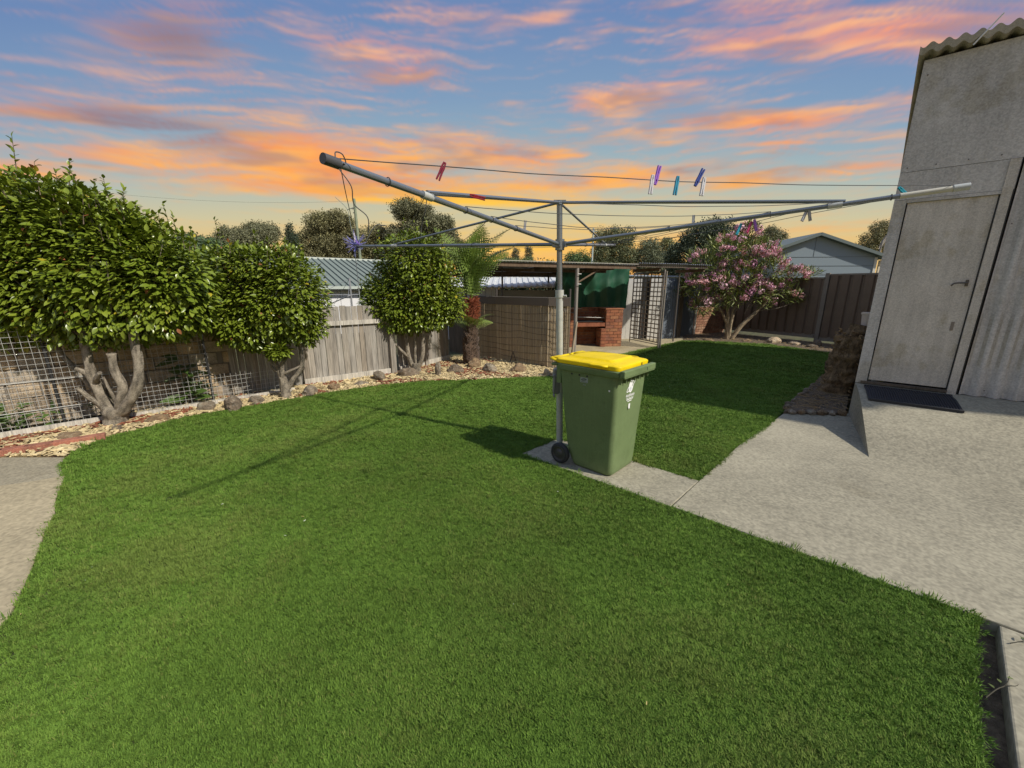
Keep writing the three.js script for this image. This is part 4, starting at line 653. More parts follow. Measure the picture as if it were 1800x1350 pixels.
camellia('largest camellia, bushy and wide, with a thick pruned pale trunk at the far left', [-4.93, 0, Z1], [[-0.15, 1.8, -0.2, 1.0, 0.85, 0.62], [-0.9, 1.85, -0.1, 0.9, 0.9, 0.62], [0.55, 1.72, -0.3, 0.7, 0.65, 0.5], [-0.35, 2.35, -0.2, 0.85, 0.5, 0.55], [0.5, 1.36, -0.35, 0.62, 0.36, 0.4], [-0.75, 1.42, -0.05, 0.8, 0.4, 0.45], [0.25, 2.15, -0.25, 0.55, 0.42, 0.45], [-1.6, 2.0, 0.15, 0.8, 0.75, 0.6], [-0.5, 1.8, -0.5, 1.1, 0.8, 0.4]], 36000, 0.083,
  [[[[-4.93, -0.05, Z1 + 0.02], [-4.92, 0.08, Z1], [-4.88, 0.22, Z1 - 0.01]], 0.17, 0.13], [[[-4.92, 0.12, Z1], [-4.97, 0.25, Z1 + 0.02], [-5.0, 0.43, Z1 + 0.04], [-5.02, 0.66, Z1 + 0.05], [-5.02, 1.2, Z1 + 0.02]], 0.075, 0.045], [[[-5.01, 0.62, Z1 + 0.05], [-5.06, 0.68, Z1 + 0.09], [-5.12, 0.73, Z1 + 0.12]], 0.045, 0.028], [[[-5.0, 0.55, Z1 + 0.05], [-4.92, 0.61, Z1 + 0.1], [-4.84, 0.68, Z1 + 0.12]], 0.04, 0.026], [[[-4.94, 0.2, Z1 + 0.04], [-5.05, 0.33, Z1 + 0.08], [-5.17, 0.49, Z1 + 0.12]], 0.045, 0.026], [[[-4.84, 0.18, Z1], [-4.77, 0.34, Z1 + 0.03], [-4.70, 0.5, Z1 + 0.04], [-4.74, 0.7, Z1 + 0.05], [-4.72, 0.90, Z1 + 0.05]], 0.07, 0.05], [[[-4.86, 0.12, Z1], [-4.73, 0.24, Z1 + 0.02], [-4.55, 0.47, Z1 + 0.03], [-4.47, 0.72, Z1 + 0.02], [-4.46, 1.3, Z1]], 0.075, 0.045], [[[-4.95, 0.2, Z1 - 0.04], [-5.12, 0.42, Z1 - 0.05], [-5.32, 0.74, Z1 - 0.02], [-5.5, 1.2, Z1]], 0.045, 0.03], [[[-4.86, 0.2, Z1 - 0.02], [-4.83, 0.4, Z1 + 0.06], [-4.86, 0.62, Z1 + 0.08]], 0.03, 0.012]], 301, 290, 120);
const Z2 = -5.79;
camellia('middle camellia with a slim forked trunk in front of the mesh end', [-3.45, 0, Z2], [[-0.25, 1.5, -0.1, 0.75, 0.6, 0.48], [0.22, 1.5, -0.12, 0.5, 0.6, 0.45], [-0.75, 1.55, -0.1, 0.62, 0.55, 0.45], [-0.5, 1.15, -0.05, 0.6, 0.34, 0.38], [0.25, 1.1, -0.15, 0.38, 0.3, 0.3], [-0.2, 1.95, -0.1, 0.65, 0.3, 0.42], [0.02, 0.74, 0.1, 0.16, 0.10, 0.16], [-0.35, 0.86, 0.0, 0.22, 0.12, 0.2], [-1.15, 1.5, -0.2, 0.5, 0.5, 0.4]], 19000, 0.074,
  [[[[-3.44, -0.05, Z2], [-3.46, 0.15, Z2], [-3.48, 0.34, Z2]], 0.09, 0.06], [[[-3.48, 0.3, Z2], [-3.53, 0.54, Z2 + 0.02], [-3.65, 0.68, Z2 + 0.03], [-3.69, 0.9, Z2], [-3.75, 1.3, Z2]], 0.045, 0.025], [[[-3.47, 0.32, Z2 + 0.01], [-3.43, 0.53, Z2 + 0.03], [-3.36, 0.64, Z2 + 0.02], [-3.33, 0.8, Z2]], 0.045, 0.022], [[[-3.45, 0.12, Z2 - 0.01], [-3.33, 0.3, Z2 - 0.04], [-3.2, 0.48, Z2 - 0.06], [-3.16, 0.85, Z2 - 0.06], [-3.2, 1.2, Z2 - 0.05]], 0.045, 0.03], [[[-3.46, 0.38, Z2 + 0.02], [-3.32, 0.44, Z2], [-3.19, 0.5, Z2 - 0.05]], 0.028, 0.018], [[[-3.5, 0.4, Z2], [-3.58, 0.5, Z2 + 0.05], [-3.56, 0.6, Z2 + 0.06]], 0.03, 0.015]], 302, 0, 60);
const Z3 = -7.64;
camellia('rounded dark camellia with several pale stems beside the fence post', [-1.93, 0, Z3], [[0.0, 1.55, -0.1, 0.75, 0.66, 0.52], [-0.5, 1.32, -0.05, 0.5, 0.48, 0.42], [0.5, 1.35, -0.1, 0.52, 0.46, 0.4], [0.1, 2.1, -0.05, 0.62, 0.55, 0.48], [-0.1, 1.08, -0.08, 0.72, 0.32, 0.38], [0.3, 1.75, -0.05, 0.62, 0.5, 0.45]], 17000, 0.073,
  [[[[-1.90, -0.05, Z3], [-1.90, 0.1, Z3], [-1.9, 0.2, Z3]], 0.13, 0.09], [[[-1.95, 0.08, Z3], [-2.02, 0.3, Z3 + 0.02], [-2.05, 0.6, Z3 + 0.03], [-2.03, 1.1, Z3]], 0.06, 0.04], [[[-1.89, 0.1, Z3], [-1.9, 0.4, Z3 - 0.02], [-1.89, 0.9, Z3 - 0.02]], 0.05, 0.035], [[[-1.86, 0.1, Z3 + 0.02], [-1.76, 0.35, Z3 + 0.04], [-1.72, 0.7, Z3 + 0.04], [-1.7, 1.1, Z3]], 0.06, 0.04], [[[-2.0, 0.3, Z3 + 0.03], [-2.15, 0.45, Z3 + 0.06], [-2.3, 0.65, Z3 + 0.07], [-2.38, 0.9, Z3 + 0.04]], 0.035, 0.025]], 303, 0, 50);

function weed(label, x, z, h, n, seed, broad = 0.5) {
  const R = RNG(seed), o = thing('weed', label, 'plant', [x, 0.01, z], 0, 'weeds behind the mesh'), g = leafGeo(1, broad, 0.2, 0.3, 3), m = leafMat({ color: col(0.085, 0.15, 0.03), roughness: 0.5 });
  mesh('stem', [rod(V(0, 0, 0), V(0.02, h * 0.8, 0.01), 0.006, 0.003, 5), rod(V(0, 0, 0), V(-0.06, h * 0.6, 0.02), 0.005, 0.002, 5)], m, o);
  for (let i = 0; i < n; i++) { const a = R() * 6.28, y = h * (0.1 + 0.85 * R()), p = V(Math.cos(a) * 0.05, y, Math.sin(a) * 0.05), l = mesh('leaf', g, m, o); orient(p, V(Math.cos(a), 0.4, Math.sin(a)), R, h * (0.22 + 0.25 * R()), 0.2).decompose(l.position, l.quaternion, l.scale); }
}
weed('leafy weed clump behind the mesh at the far left edge', -5.72, -4.28, 0.36, 46, 71);
weed('broad leaved weed behind the mesh left of the first trunk', -5.52, -4.47, 0.24, 26, 72);
weed('thin weed against the block wall left of the first trunk', -5.22, -4.78, 0.26, 18, 73);
weed('weed growing up the mesh between the first two camellias', -4.55, -5.55, 0.38, 34, 74);
weed('tall leafy sprig through the mesh between the first two camellias', -4.62, -5.45, 0.72, 26, 75);

// ------------------------------------------------------------------ tree fern
function frond(L, W, n, curl, seed) {   // arching rachis along +x with paired, toothed pinnae
  const R = RNG(seed), pos = [], tri = (...a) => pos.push(...a);
  const at = (t) => [L * (t - 0.10 * curl * t * t), L * curl * (0.55 * t - 0.75 * t * t)];
  for (let i = 0; i < n; i++) {
    const t0 = i / n, t1 = (i + 1) / n, a = at(t0), b = at(t1), w = 0.006 * (1 - t0) + 0.0015; tri(a[0], a[1], -w, b[0], b[1], -w, b[0], b[1], w, a[0], a[1], -w, b[0], b[1], w, a[0], a[1], w);
    if (t0 < 0.08) continue;
    const pl = W * Math.pow(Math.sin(Math.PI * Math.min(1, 0.12 + t0 * 0.88)), 0.75) * (0.9 + 0.2 * R()), sw = L / n * 0.66;
    for (const s of [-1, 1]) { const m = 5, dy = -0.25 * pl + (R() - 0.5) * 0.05 * pl; for (let k = 0; k < m; k++) { const u = k / m, u2 = (k + 0.75) / m, f = 0.28 * pl; const x0 = a[0] + f * u, x1 = a[0] + f * u2, z0 = s * pl * u, z1 = s * pl * u2, y0 = a[1] + dy * u * u, y1 = a[1] + dy * u2 * u2, hw = sw * (1 - u * 0.75); tri(x0 - hw * 0.2, y0, z0, x0 + hw * 1.1, y0, z0 + s * hw * 0.5, x1, y1, z1, x0 + hw * 0.2, y0, z0, x0 - hw * 0.9, y0, z0 + s * hw * 0.5, x1, y1, z1); } }
  }
  const g = new THREE.BufferGeometry(); g.setAttribute('position', new THREE.Float32BufferAttribute(pos, 3)); g.computeVertexNormals(); return g;
}
{
  const R = RNG(81), B = [-0.86, 0, -8.5], Fn = thing('tree_fern', 'tree fern with a rusty fibrous crown and tall upright fronds', 'tree fern', B);
  const tr = limb([V(0, -0.05, 0), V(-0.03, 0.2, 0), V(-0.06, 0.42, 0), V(-0.01, 0.7, 0), V(0, 1.0, 0)], 0.19, 0.12, 14, 0.3, 5, 10); mesh('trunk', tr, new THREE.MeshStandardMaterial({ map: rep(T.bark, 0.25), color: col(0.5, 0.38, 0.34), roughness: 1, bumpMap: rep(T.grain, 0.06), bumpScale: 0.02 }), Fn);
  const stub = [], fib = [];
  for (let i = 0; i < 190; i++) { const a = R() * 6.283, y = R() * 0.75, r = 0.15 - y * 0.03; stub.push(rod(V(Math.cos(a) * r * 0.9 - 0.03, y, Math.sin(a) * r * 0.9), V(Math.cos(a) * (r + 0.05) - 0.03, y + 0.05 + R() * 0.05, Math.sin(a) * (r + 0.05)), 0.012, 0.004, 5)); }
  stuffPart(mesh('frond_stubs', stub, mat(0.16, 0.12, 0.10, 0.95), Fn));
  mesh('crown_core', [limb([V(0, 0.95, 0), V(0, 1.15, 0), V(0, 1.42, 0)], 0.12, 0.10, 12, 0.25, 9, 6)], mat(0.16, 0.045, 0.022, 1), Fn);
  for (let i = 0; i < 620; i++) { const a = R() * 6.283, y = 0.95 + R() * 0.5, r = 0.10 + 0.03 * Math.sin((y - 0.95) / 0.5 * 3.14), l = 0.03 + R() * 0.06; fib.push(rod(V(Math.cos(a) * r, y, Math.sin(a) * r), V(Math.cos(a) * (r + l), y + l * (R() * 1.4 - 0.5), Math.sin(a) * (r + l)), 0.006, 0.0015, 4)); }
  stuffPart(mesh('rusty_fibre', fib, mat(0.30, 0.085, 0.035, 1), Fn));
  const fm = new THREE.MeshPhysicalMaterial({ color: col(0.19, 0.28, 0.045), roughness: 0.5, side: THREE.DoubleSide, transmission: 0.15, thickness: 0 }), fd = new THREE.MeshPhysicalMaterial({ color: col(0.10, 0.15, 0.028), roughness: 0.5, side: THREE.DoubleSide, transmission: 0.12, thickness: 0 }), fl = new THREE.MeshPhysicalMaterial({ color: col(0.24, 0.33, 0.055), roughness: 0.6, side: THREE.DoubleSide, transmission: 0.35, thickness: 0 });
  const gs = [frond(1.6, 0.26, 27, 1.1, 1), frond(1.45, 0.24, 25, 1.35, 2), frond(1.75, 0.27, 29, 0.9, 3)], gl = [frond(0.62, 0.17, 20, 0.8, 4), frond(0.54, 0.15, 18, 0.7, 5)];
  for (let i = 0; i < 25; i++) { const o = mesh('frond', gs[i % 3], i % 3 ? fm : fd, Fn); o.position.set(0, 1.38, 0); o.rotation.set((R() - 0.5) * 0.9, i * 2.4 + R() * 0.5, 1.0 + R() * 0.5, 'YXZ'); }
  for (let i = 0; i < 13; i++) { const o = mesh('low_frond', gl[i % 2], fl, Fn); o.position.set(0, 0.72 + R() * 0.12, 0); o.rotation.set((R() - 0.5) * 0.7, i * 0.48 + R() * 0.3 + 3.0, 0.28 + R() * 0.5, 'YXZ'); }
}

// ------------------------------------------------------------------ reed screen
{
  const R = RNG(91), Q = [[-0.9, -9.55], [-0.35, -9.0], [0.19, -8.55], [0.74, -8.08], [1.16, -7.98]], S = thing('reed_screen', 'brown reed screen fence with a dark top band between the fern and the hoist pole', 'screen');
  const reeds = [[], []], band = [], wires = [];
  for (let q = 0; q < Q.length - 1; q++) {
    const P = along(Q[q], Q[q + 1]); for (let s = 0; s < P.L; s += 0.0105) { const [x, z] = P.at(s, 0.012 * Math.sin((s + q) * 7) + (R() - 0.5) * 0.01), h = 1.30 + (R() - 0.5) * 0.02; reeds[R() < 0.5 ? 0 : 1].push(rod(V(x, 0.02 + R() * 0.03, z), V(x + (R() - 0.5) * 0.012, h, z + (R() - 0.5) * 0.01), 0.0048 + R() * 0.0018, undefined, 5, true)); }
    band.push((() => { const g = box(P.L, 0.15, 0.012); g.rotateY(P.ry); const [x, z] = P.at(P.L / 2, 0.02); g.translate(x, 1.355, z); return g; })());
    for (let k = 0; k < 8; k++) { const y = 0.15 + k * 0.14, a = P.at(0, 0.018), b = P.at(P.L, 0.018); wires.push(wireGeo(V(a[0], y + 0.03 * Math.sin(q * 2 + k), a[1]), V(b[0], y + 0.03 * Math.sin(q * 2 + 2 + k), b[1]), 0.015, 0.0035, 0.02, k + q * 9, 10)); }
  }
  stuffPart(mesh('reeds', reeds[0], mat(0.43, 0.345, 0.23, 0.9), S)); stuffPart(mesh('darker_reeds', reeds[1], mat(0.33, 0.255, 0.16, 0.9), S));
  mesh('top_band', band, mat(0.13, 0.105, 0.085, 0.95), S); stuffPart(mesh('tie_wires', wires, mat(0.06, 0.045, 0.035, 0.8), S));
  mesh('top_rail', Q.slice(0, -1).map((a, i) => rod(V(a[0], 1.435, a[1]), V(Q[i + 1][0], 1.435, Q[i + 1][1]), 0.018)), mat(0.10, 0.085, 0.07, 0.9), S);
  for (const [x, z] of [[-0.35, -9.03], [1.16, -8.02]]) mesh('post', [rod(V(x, -0.05, z - 0.03), V(x, 1.62, z - 0.03), 0.022)], mat(0.07, 0.06, 0.055, 0.9), S);
}
tag(mesh('garden_stake', metric(limb([V(1.30, 0, -8.5), V(1.34, 0.45, -8.52), V(1.40, 0.93, -8.55)], 0.032, 0.026, 7, 0.15, 4, 4)), new THREE.MeshStandardMaterial({ map: rep(T.wood, 1), color: col(1.15, 1.0, 0.8), roughness: 0.9 })), 'pale timber stake leaning beside the hoist pole in front of the patio', 'stake');
tag(mesh('twig', [rod(V(-0.05, 0.02, -8.5), V(0.02, 0.26, -8.62), 0.012, 0.006), rod(V(0.02, 0.26, -8.62), V(0.1, 0.03, -8.5), 0.008, 0.005)], M.black), 'dark broken twig leaning at the foot of the reed screen', 'twig');

// ------------------------------------------------------------------ barbecue shelter
{
  const a = [-0.32, -8.7], b = [5.5, -11.32], P = along(a, b), S = thing('shelter', 'low open shelter with a flat corrugated iron roof on thin posts', 'shelter', [a[0], 0, a[1]], P.ry), dep = 3.6;
  const dw = new THREE.MeshStandardMaterial({ map: rep(T.wood, 1), color: col(0.5, 0.36, 0.26), roughness: 0.9 }), iron = new THREE.MeshStandardMaterial({ map: rep(T.plast, 0.7), color: col(0.34, 0.35, 0.36), roughness: 0.55, metalness: 0.4 });
  const sheet = (x0, x1, y, z0, am, dep) => { const n = Math.round((x1 - x0) / 0.019), g = new THREE.PlaneGeometry(x1 - x0, dep, n, 1); g.rotateX(-Math.PI / 2); const p = g.attributes.position; for (let i = 0; i < p.count; i++) { const x = p.getX(i); p.setY(i, am * Math.sin((x + x0) / 0.076 * 6.283) - (dep / 2 - p.getZ(i)) * 0.03); } g.translate((x0 + x1) / 2, y, -dep / 2 + z0); g.computeVertexNormals(); return g; };
  for (let i = 0; i < 5; i++) mesh('roof_sheet', metric(sheet(i * 0.76, i * 0.76 + 0.758, 2.185 + (i % 2) * 0.006, 0, 0.007, 3.6)), iron, S);
  for (let i = 0; i < 3; i++) mesh('roof_sheet', metric(sheet(3.805 + i * 0.86, 3.805 + i * 0.86 + 0.858, 2.235 + (i % 2) * 0.006, 0.05, 0.012, 1.1)), iron, S);
  mesh('fascia', metric(box(3.78, 0.075, 0.03, 1.89, 2.125, -0.03)), dw, S); mesh('fascia', metric(box(2.5, 0.05, 0.04, 5.05, 2.17, -0.03)), M.darkWood, S);
  mesh('trim_strip', [box(3.8, 0.014, 0.05, 1.9, 2.206, 0.012)], mat(0.42, 0.40, 0.34, 0.7), S);
  for (const z of [-1.2, -2.4, -3.5]) mesh('purlin', metric(box(3.75, 0.07, 0.045, 1.87, 2.10 + z * 0.03, z)), dw, S);
  for (const x of [0.1, 1.55, 3.1, 4.6, 6.2]) { const q = x > 4 ? 1.0 : dep - 0.1; mesh('rafter', metric(box(0.05, 0.08, q, x, 2.10, -q / 2 - 0.05)), dw, S); }
  const post = (x, z, r, m, h = 2.1) => mesh('post', [rod(V(x, -0.02, z), V(x, h, z), r, r, 10)], m, S), dark = mat(0.10, 0.085, 0.075, 0.8), metal = mat(0.30, 0.27, 0.24, 0.6, { metalness: 0.3 });
  post(0.5, -0.9, 0.022, dark); post(2.06, -0.06, 0.045, metal); post(4.80, -0.08, 0.028, metal); post(6.25, -0.95, 0.022, dark); post(0.4, -3.45, 0.03, dark); post(3.2, -3.45, 0.03, dark); 
  mesh('brace', [rod(V(2.05, 1.72, -0.1), V(2.75, 2.08, -0.12), 0.022)], dw, S); mesh('hook', [rod(V(2.03, 1.72, 0.03), V(2.12, 1.72, 0.03), 0.008), rod(V(2.03, 1.95, 0.03), V(2.12, 1.95, 0.03), 0.008)], M.white, S);
  // back timber fence of the shelter
  const R = RNG(95); let x = 0.2; while (x < 5.2) { const w = 0.10; mesh('back_board', metric(box(w - 0.006, 1.32 + (R() - 0.5) * 0.03, 0.015, x, 0.66, -3.55), 1, R(), R()), M.darkWood, S); x += w; }
}
{ // green shade cloth hung at the back of the barbecue
  const n = 60, m = 16, g = new THREE.PlaneGeometry(2.3, 1.12, n, m), p = g.attributes.position;
  for (let i = 0; i < p.count; i++) { const x = p.getX(i), y = p.getY(i); p.setZ(i, 0.05 * Math.sin(x * 14 + 2 * fbm(x * 3, y * 2, 1, 3)) * (0.4 + 0.6 * (0.56 - y)) + 0.10 * (fbm(x * 2.2, y * 2.5, 3, 3) - 0.5)); p.setY(i, y + 0.07 * Math.sin((x + 1.15) * 3.7) * (y > 0 ? 1 : 0.4) - 0.03 * x); }
  g.computeVertexNormals(); const o = mesh('shade_cloth', g, new THREE.MeshPhysicalMaterial({ color: col(0.014, 0.095, 0.048), roughness: 0.5, side: THREE.DoubleSide, transmission: 0.2, thickness: 0 }));
  o.position.set(2.35, 1.60, -11.72); o.rotation.y = 0.25; tag(o, 'crumpled dark green shade cloth hung behind the brick barbecue', 'shade cloth');
}
{ // brick barbecue
  const B = thing('brick_barbecue', 'red brick barbecue with a dark open hearth under the shelter', 'barbecue', [2.62, 0.012, -11.05], 0.12), R = RNG(97);
  const wall = (x0, x1, z0, z1, h, y0 = 0) => {   // solid pier of bricks with recessed joints
    mesh('mortar', [box(x1 - x0 - 0.012, h - 0.008, z1 - z0 - 0.012, (x0 + x1) / 2, y0 + h / 2 - 0.004, (z0 + z1) / 2)], M.mortar, B);
    const nr = Math.round(h / 0.086); for (let r = 0; r < nr; r++) {
      const y = y0 + (r + 0.5) * h / nr, bh = h / nr - 0.010;
      const run = (len, f) => { const c = Math.max(1, Math.round(len / 0.24)), w = len / c; let s = r % 2 && c > 1 ? -w / 2 : 0; while (s < len - 0.01) { const e0 = Math.max(0, s), e1 = Math.min(len, s + w); if (e1 - e0 > 0.03) f((e0 + e1) / 2, e1 - e0 - 0.010, y, bh); s += w; } };
      run(x1 - x0, (c, w, yy, hh) => mesh('brick', metric(box(w, hh, 0.03, x0 + c, yy, z1 - 0.012 + R() * 0.006), 1, R(), R()), M.brick[Math.floor(R() * 4)], B));
      run(z1 - z0, (c, w, yy, hh) => { mesh('brick', metric(box(0.03, hh, w, x0 + 0.012 - R() * 0.006, yy, z0 + c), 1, R(), R()), M.brick[Math.floor(R() * 4)], B); mesh('brick', metric(box(0.03, hh, w, x1 - 0.012 + R() * 0.006, yy, z0 + c), 1, R(), R()), M.brick[Math.floor(R() * 4)], B); });
    }
  };
  wall(0.0, 0.48, -0.75, 0.0, 1.03); wall(-0.14, -0.002, -0.35, 0.04, 0.52); wall(-1.02, -0.86, -0.75, 0.0, 0.95); wall(-0.858, -0.002, -0.75, -0.62, 1.03);
  mesh('hearth_plate', metric(box(0.84, 0.02, 0.55, -0.43, 0.70, -0.33)), M.black, B); mesh('grill_bar', [rod(V(-0.82, 0.83, -0.10), V(-0.02, 0.80, -0.10), 0.012)], mat(0.45, 0.44, 0.42, 0.4, { metalness: 0.7 }), B);
  mesh('lintel', metric(box(0.84, 0.10, 0.10, -0.43, 0.62, -0.06)), M.brick[1], B); mesh('cap_slab', [box(0.52, 0.03, 0.78, 0.24, 1.05, -0.375)], mat(0.40, 0.16, 0.08, 0.9), B); mesh('back_ledge', [box(1.03, 0.03, 0.17, -0.51, 1.05, -0.68)], mat(0.34, 0.13, 0.07, 0.9), B);
}
{ // lattice gate
  const a = [4.07, -10.72], b = [3.62, -12.05], P = along(a, b), G = thing('lattice_gate', 'tall square lattice gate standing open in a thin dark frame', 'gate', [a[0], 0, a[1]], P.ry), w = P.L, h0 = 0.16, h1 = 2.02, m = mat(0.20, 0.17, 0.135, 0.8), pm = mat(0.28, 0.25, 0.21, 0.6);
  mesh('stile', [rod(V(0, 0.02, 0), V(0, 2.06, 0), 0.02)], pm, G); mesh('stile', [rod(V(w, 0.02, 0), V(w, 2.06, 0), 0.018)], m, G); mesh('frame_rail', [rod(V(0, 0.10, 0), V(w, 0.10, 0), 0.012)], m, G); mesh('frame_rail', [rod(V(0, 2.04, 0), V(w, 2.04, 0), 0.014)], m, G);
  for (let i = 1; i < 9; i++) mesh('slat', [box(0.03, h1 - h0, 0.010, w * i / 9, (h0 + h1) / 2, 0.006)], m, G);
  for (let i = 0; i <= 15; i++) mesh('cross_slat', [box(w, 0.028, 0.010, w / 2, h0 + (h1 - h0) * i / 15, -0.006)], m, G);
}
{ // small shed behind the gate: white boards, dark doorway, blue grey corrugated wall
  const S = thing('garden_shed', 'small blue grey metal shed with white boards behind the lattice gate', 'shed', [4.15, 0, -13.0], 0.0), grey = mat(0.16, 0.19, 0.235, 0.6, { metalness: 0.2 });
  for (let i = 0; i < 9; i++) { if (i === 4 || i === 5) continue; mesh('white_board', metric(box(0.135, 1.9, 0.03, -0.55 + i * 0.14, 0.96, 0.25), 1, i * 0.3, 0), new THREE.MeshStandardMaterial({ map: rep(T.plast, 0.7), color: col(0.72, 0.70, 0.66), roughness: 0.8 }), S); }
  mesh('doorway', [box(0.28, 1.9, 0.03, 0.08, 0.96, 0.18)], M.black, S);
  const wall = (a, b, h) => { const Q = along(a, b), n = Math.round(Q.L / 0.02), g = new THREE.PlaneGeometry(Q.L, h, n, 1), p = g.attributes.position; for (let i = 0; i < p.count; i++) p.setZ(i, 0.008 * Math.sin(p.getX(i) * 70)); g.rotateY(Q.ry); g.translate((a[0] + b[0]) / 2, h / 2, (a[1] + b[1]) / 2); g.computeVertexNormals(); return g; };
  mesh('metal_wall', wall([0.72, 0.25], [1.25, 0.0], 1.92), grey, S); mesh('metal_wall', wall([1.5, -0.35], [2.25, -0.95], 1.85), mat(0.12, 0.14, 0.165, 0.6, { metalness: 0.2 }), S);
  mesh('corner_post', metric(box(0.16, 1.95, 0.08, 1.37, 0.97, -0.10, 0.4)), M.darkWood, S); mesh('corner_post', [box(0.05, 1.0, 0.05, 2.30, 0.5, -0.95)], M.white, S);
  const g = box(3.2, 0.04, 2.2, 0.9, 2.0, -1.0); g.rotateZ(-0.02); mesh('roof', g, mat(0.45, 0.50, 0.56, 0.5, { metalness: 0.3 }), S);
}
{ // low rough brick wall left of the brown fence
  const P = along([6.15, -13.95], [7.9, -14.75]), W = thing('brick_wall', 'low rough pinkish brick wall behind the flowering shrub', 'wall', [6.15, 0, -13.95], P.ry), R = RNG(101);
  mesh('mortar_core', [box(P.L, 0.98, 0.08, P.L / 2, 0.49, -0.03)], M.mortar, W);
  for (let r = 0; r < 11; r++) { let x = r % 2 ? -0.12 : 0; while (x < P.L) { const w = 0.235, x0 = Math.max(0, x), x1 = Math.min(P.L, x + w); if (x1 - x0 > 0.05) mesh('brick', metric(box(x1 - x0 - 0.012, 0.076, 0.1, (x0 + x1) / 2, 0.045 + r * 0.088, (R() - 0.5) * 0.02), 1, R(), R()), M.pinkBrick[Math.floor(R() * 3)], W); x += w; } }
}
// ------------------------------------------------------------------ brown metal fence
{
  const brown = new THREE.MeshStandardMaterial({ map: rep(T.plast, 0.9), color: col(0.175, 0.13, 0.095), roughness: 0.5, metalness: 0.1 }), post = new THREE.MeshStandardMaterial({ map: rep(T.plast, 0.9), color: col(0.26, 0.235, 0.20), roughness: 0.55, metalness: 0.1 });
  const run = (label, a, b, h, y0) => {
    const P = along(a, b), F = thing('metal_fence', label, 'fence', [a[0], 0, a[1]], P.ry), pw = 0.26, n = Math.floor(P.L / pw);
    for (let i = 0; i < n; i++) { const w = P.L / n, x = i * w, s = new THREE.Shape([[-0.006, 0], [0.022, 0.042], [w - 0.068, 0.042], [w - 0.046, 0], [w + 0.006, 0], [w + 0.006, -0.003], [w - 0.048, -0.003], [w - 0.070, 0.039], [0.024, 0.039], [-0.006, -0.003]].map(q => new THREE.Vector2(q[0], q[1]))); const g = new THREE.ExtrudeGeometry(s, { depth: h - y0, bevelEnabled: false }); g.rotateX(-Math.PI / 2); g.rotateX(0); g.scale(1, 1, -1); const gi = flat(g); const p = gi.attributes.position.array; for (let k = 0; k < p.length; k += 9) for (let c = 0; c < 3; c++) { const t = p[k + 3 + c]; p[k + 3 + c] = p[k + 6 + c]; p[k + 6 + c] = t; } gi.computeVertexNormals(); gi.translate(x, y0, (i % 2) * 0.002); mesh('sheet', metric(gi), brown, F); }
    mesh('top_rail', metric(box(P.L, 0.05, 0.05, P.L / 2, h + 0.012, 0.015)), post, F); mesh('bottom_rail', metric(box(P.L, 0.11, 0.05, P.L / 2, y0 - 0.04, 0.015)), post, F); return [F, P];
  };
  const [f1] = run('long run of dark brown ribbed metal fence behind the pink shrub', [7.15, -15.95], [9.31, -12.10], 1.90, 0.22);
  const [f2, p2] = run('short run of dark brown ribbed metal fence beside the grey shed', [9.42, -12.02], [10.9, -9.0], 1.99, 0.16);
  mesh('post', metric(box(0.11, 2.06, 0.07, -0.06, 1.02, 0.03)), post, f2);
}
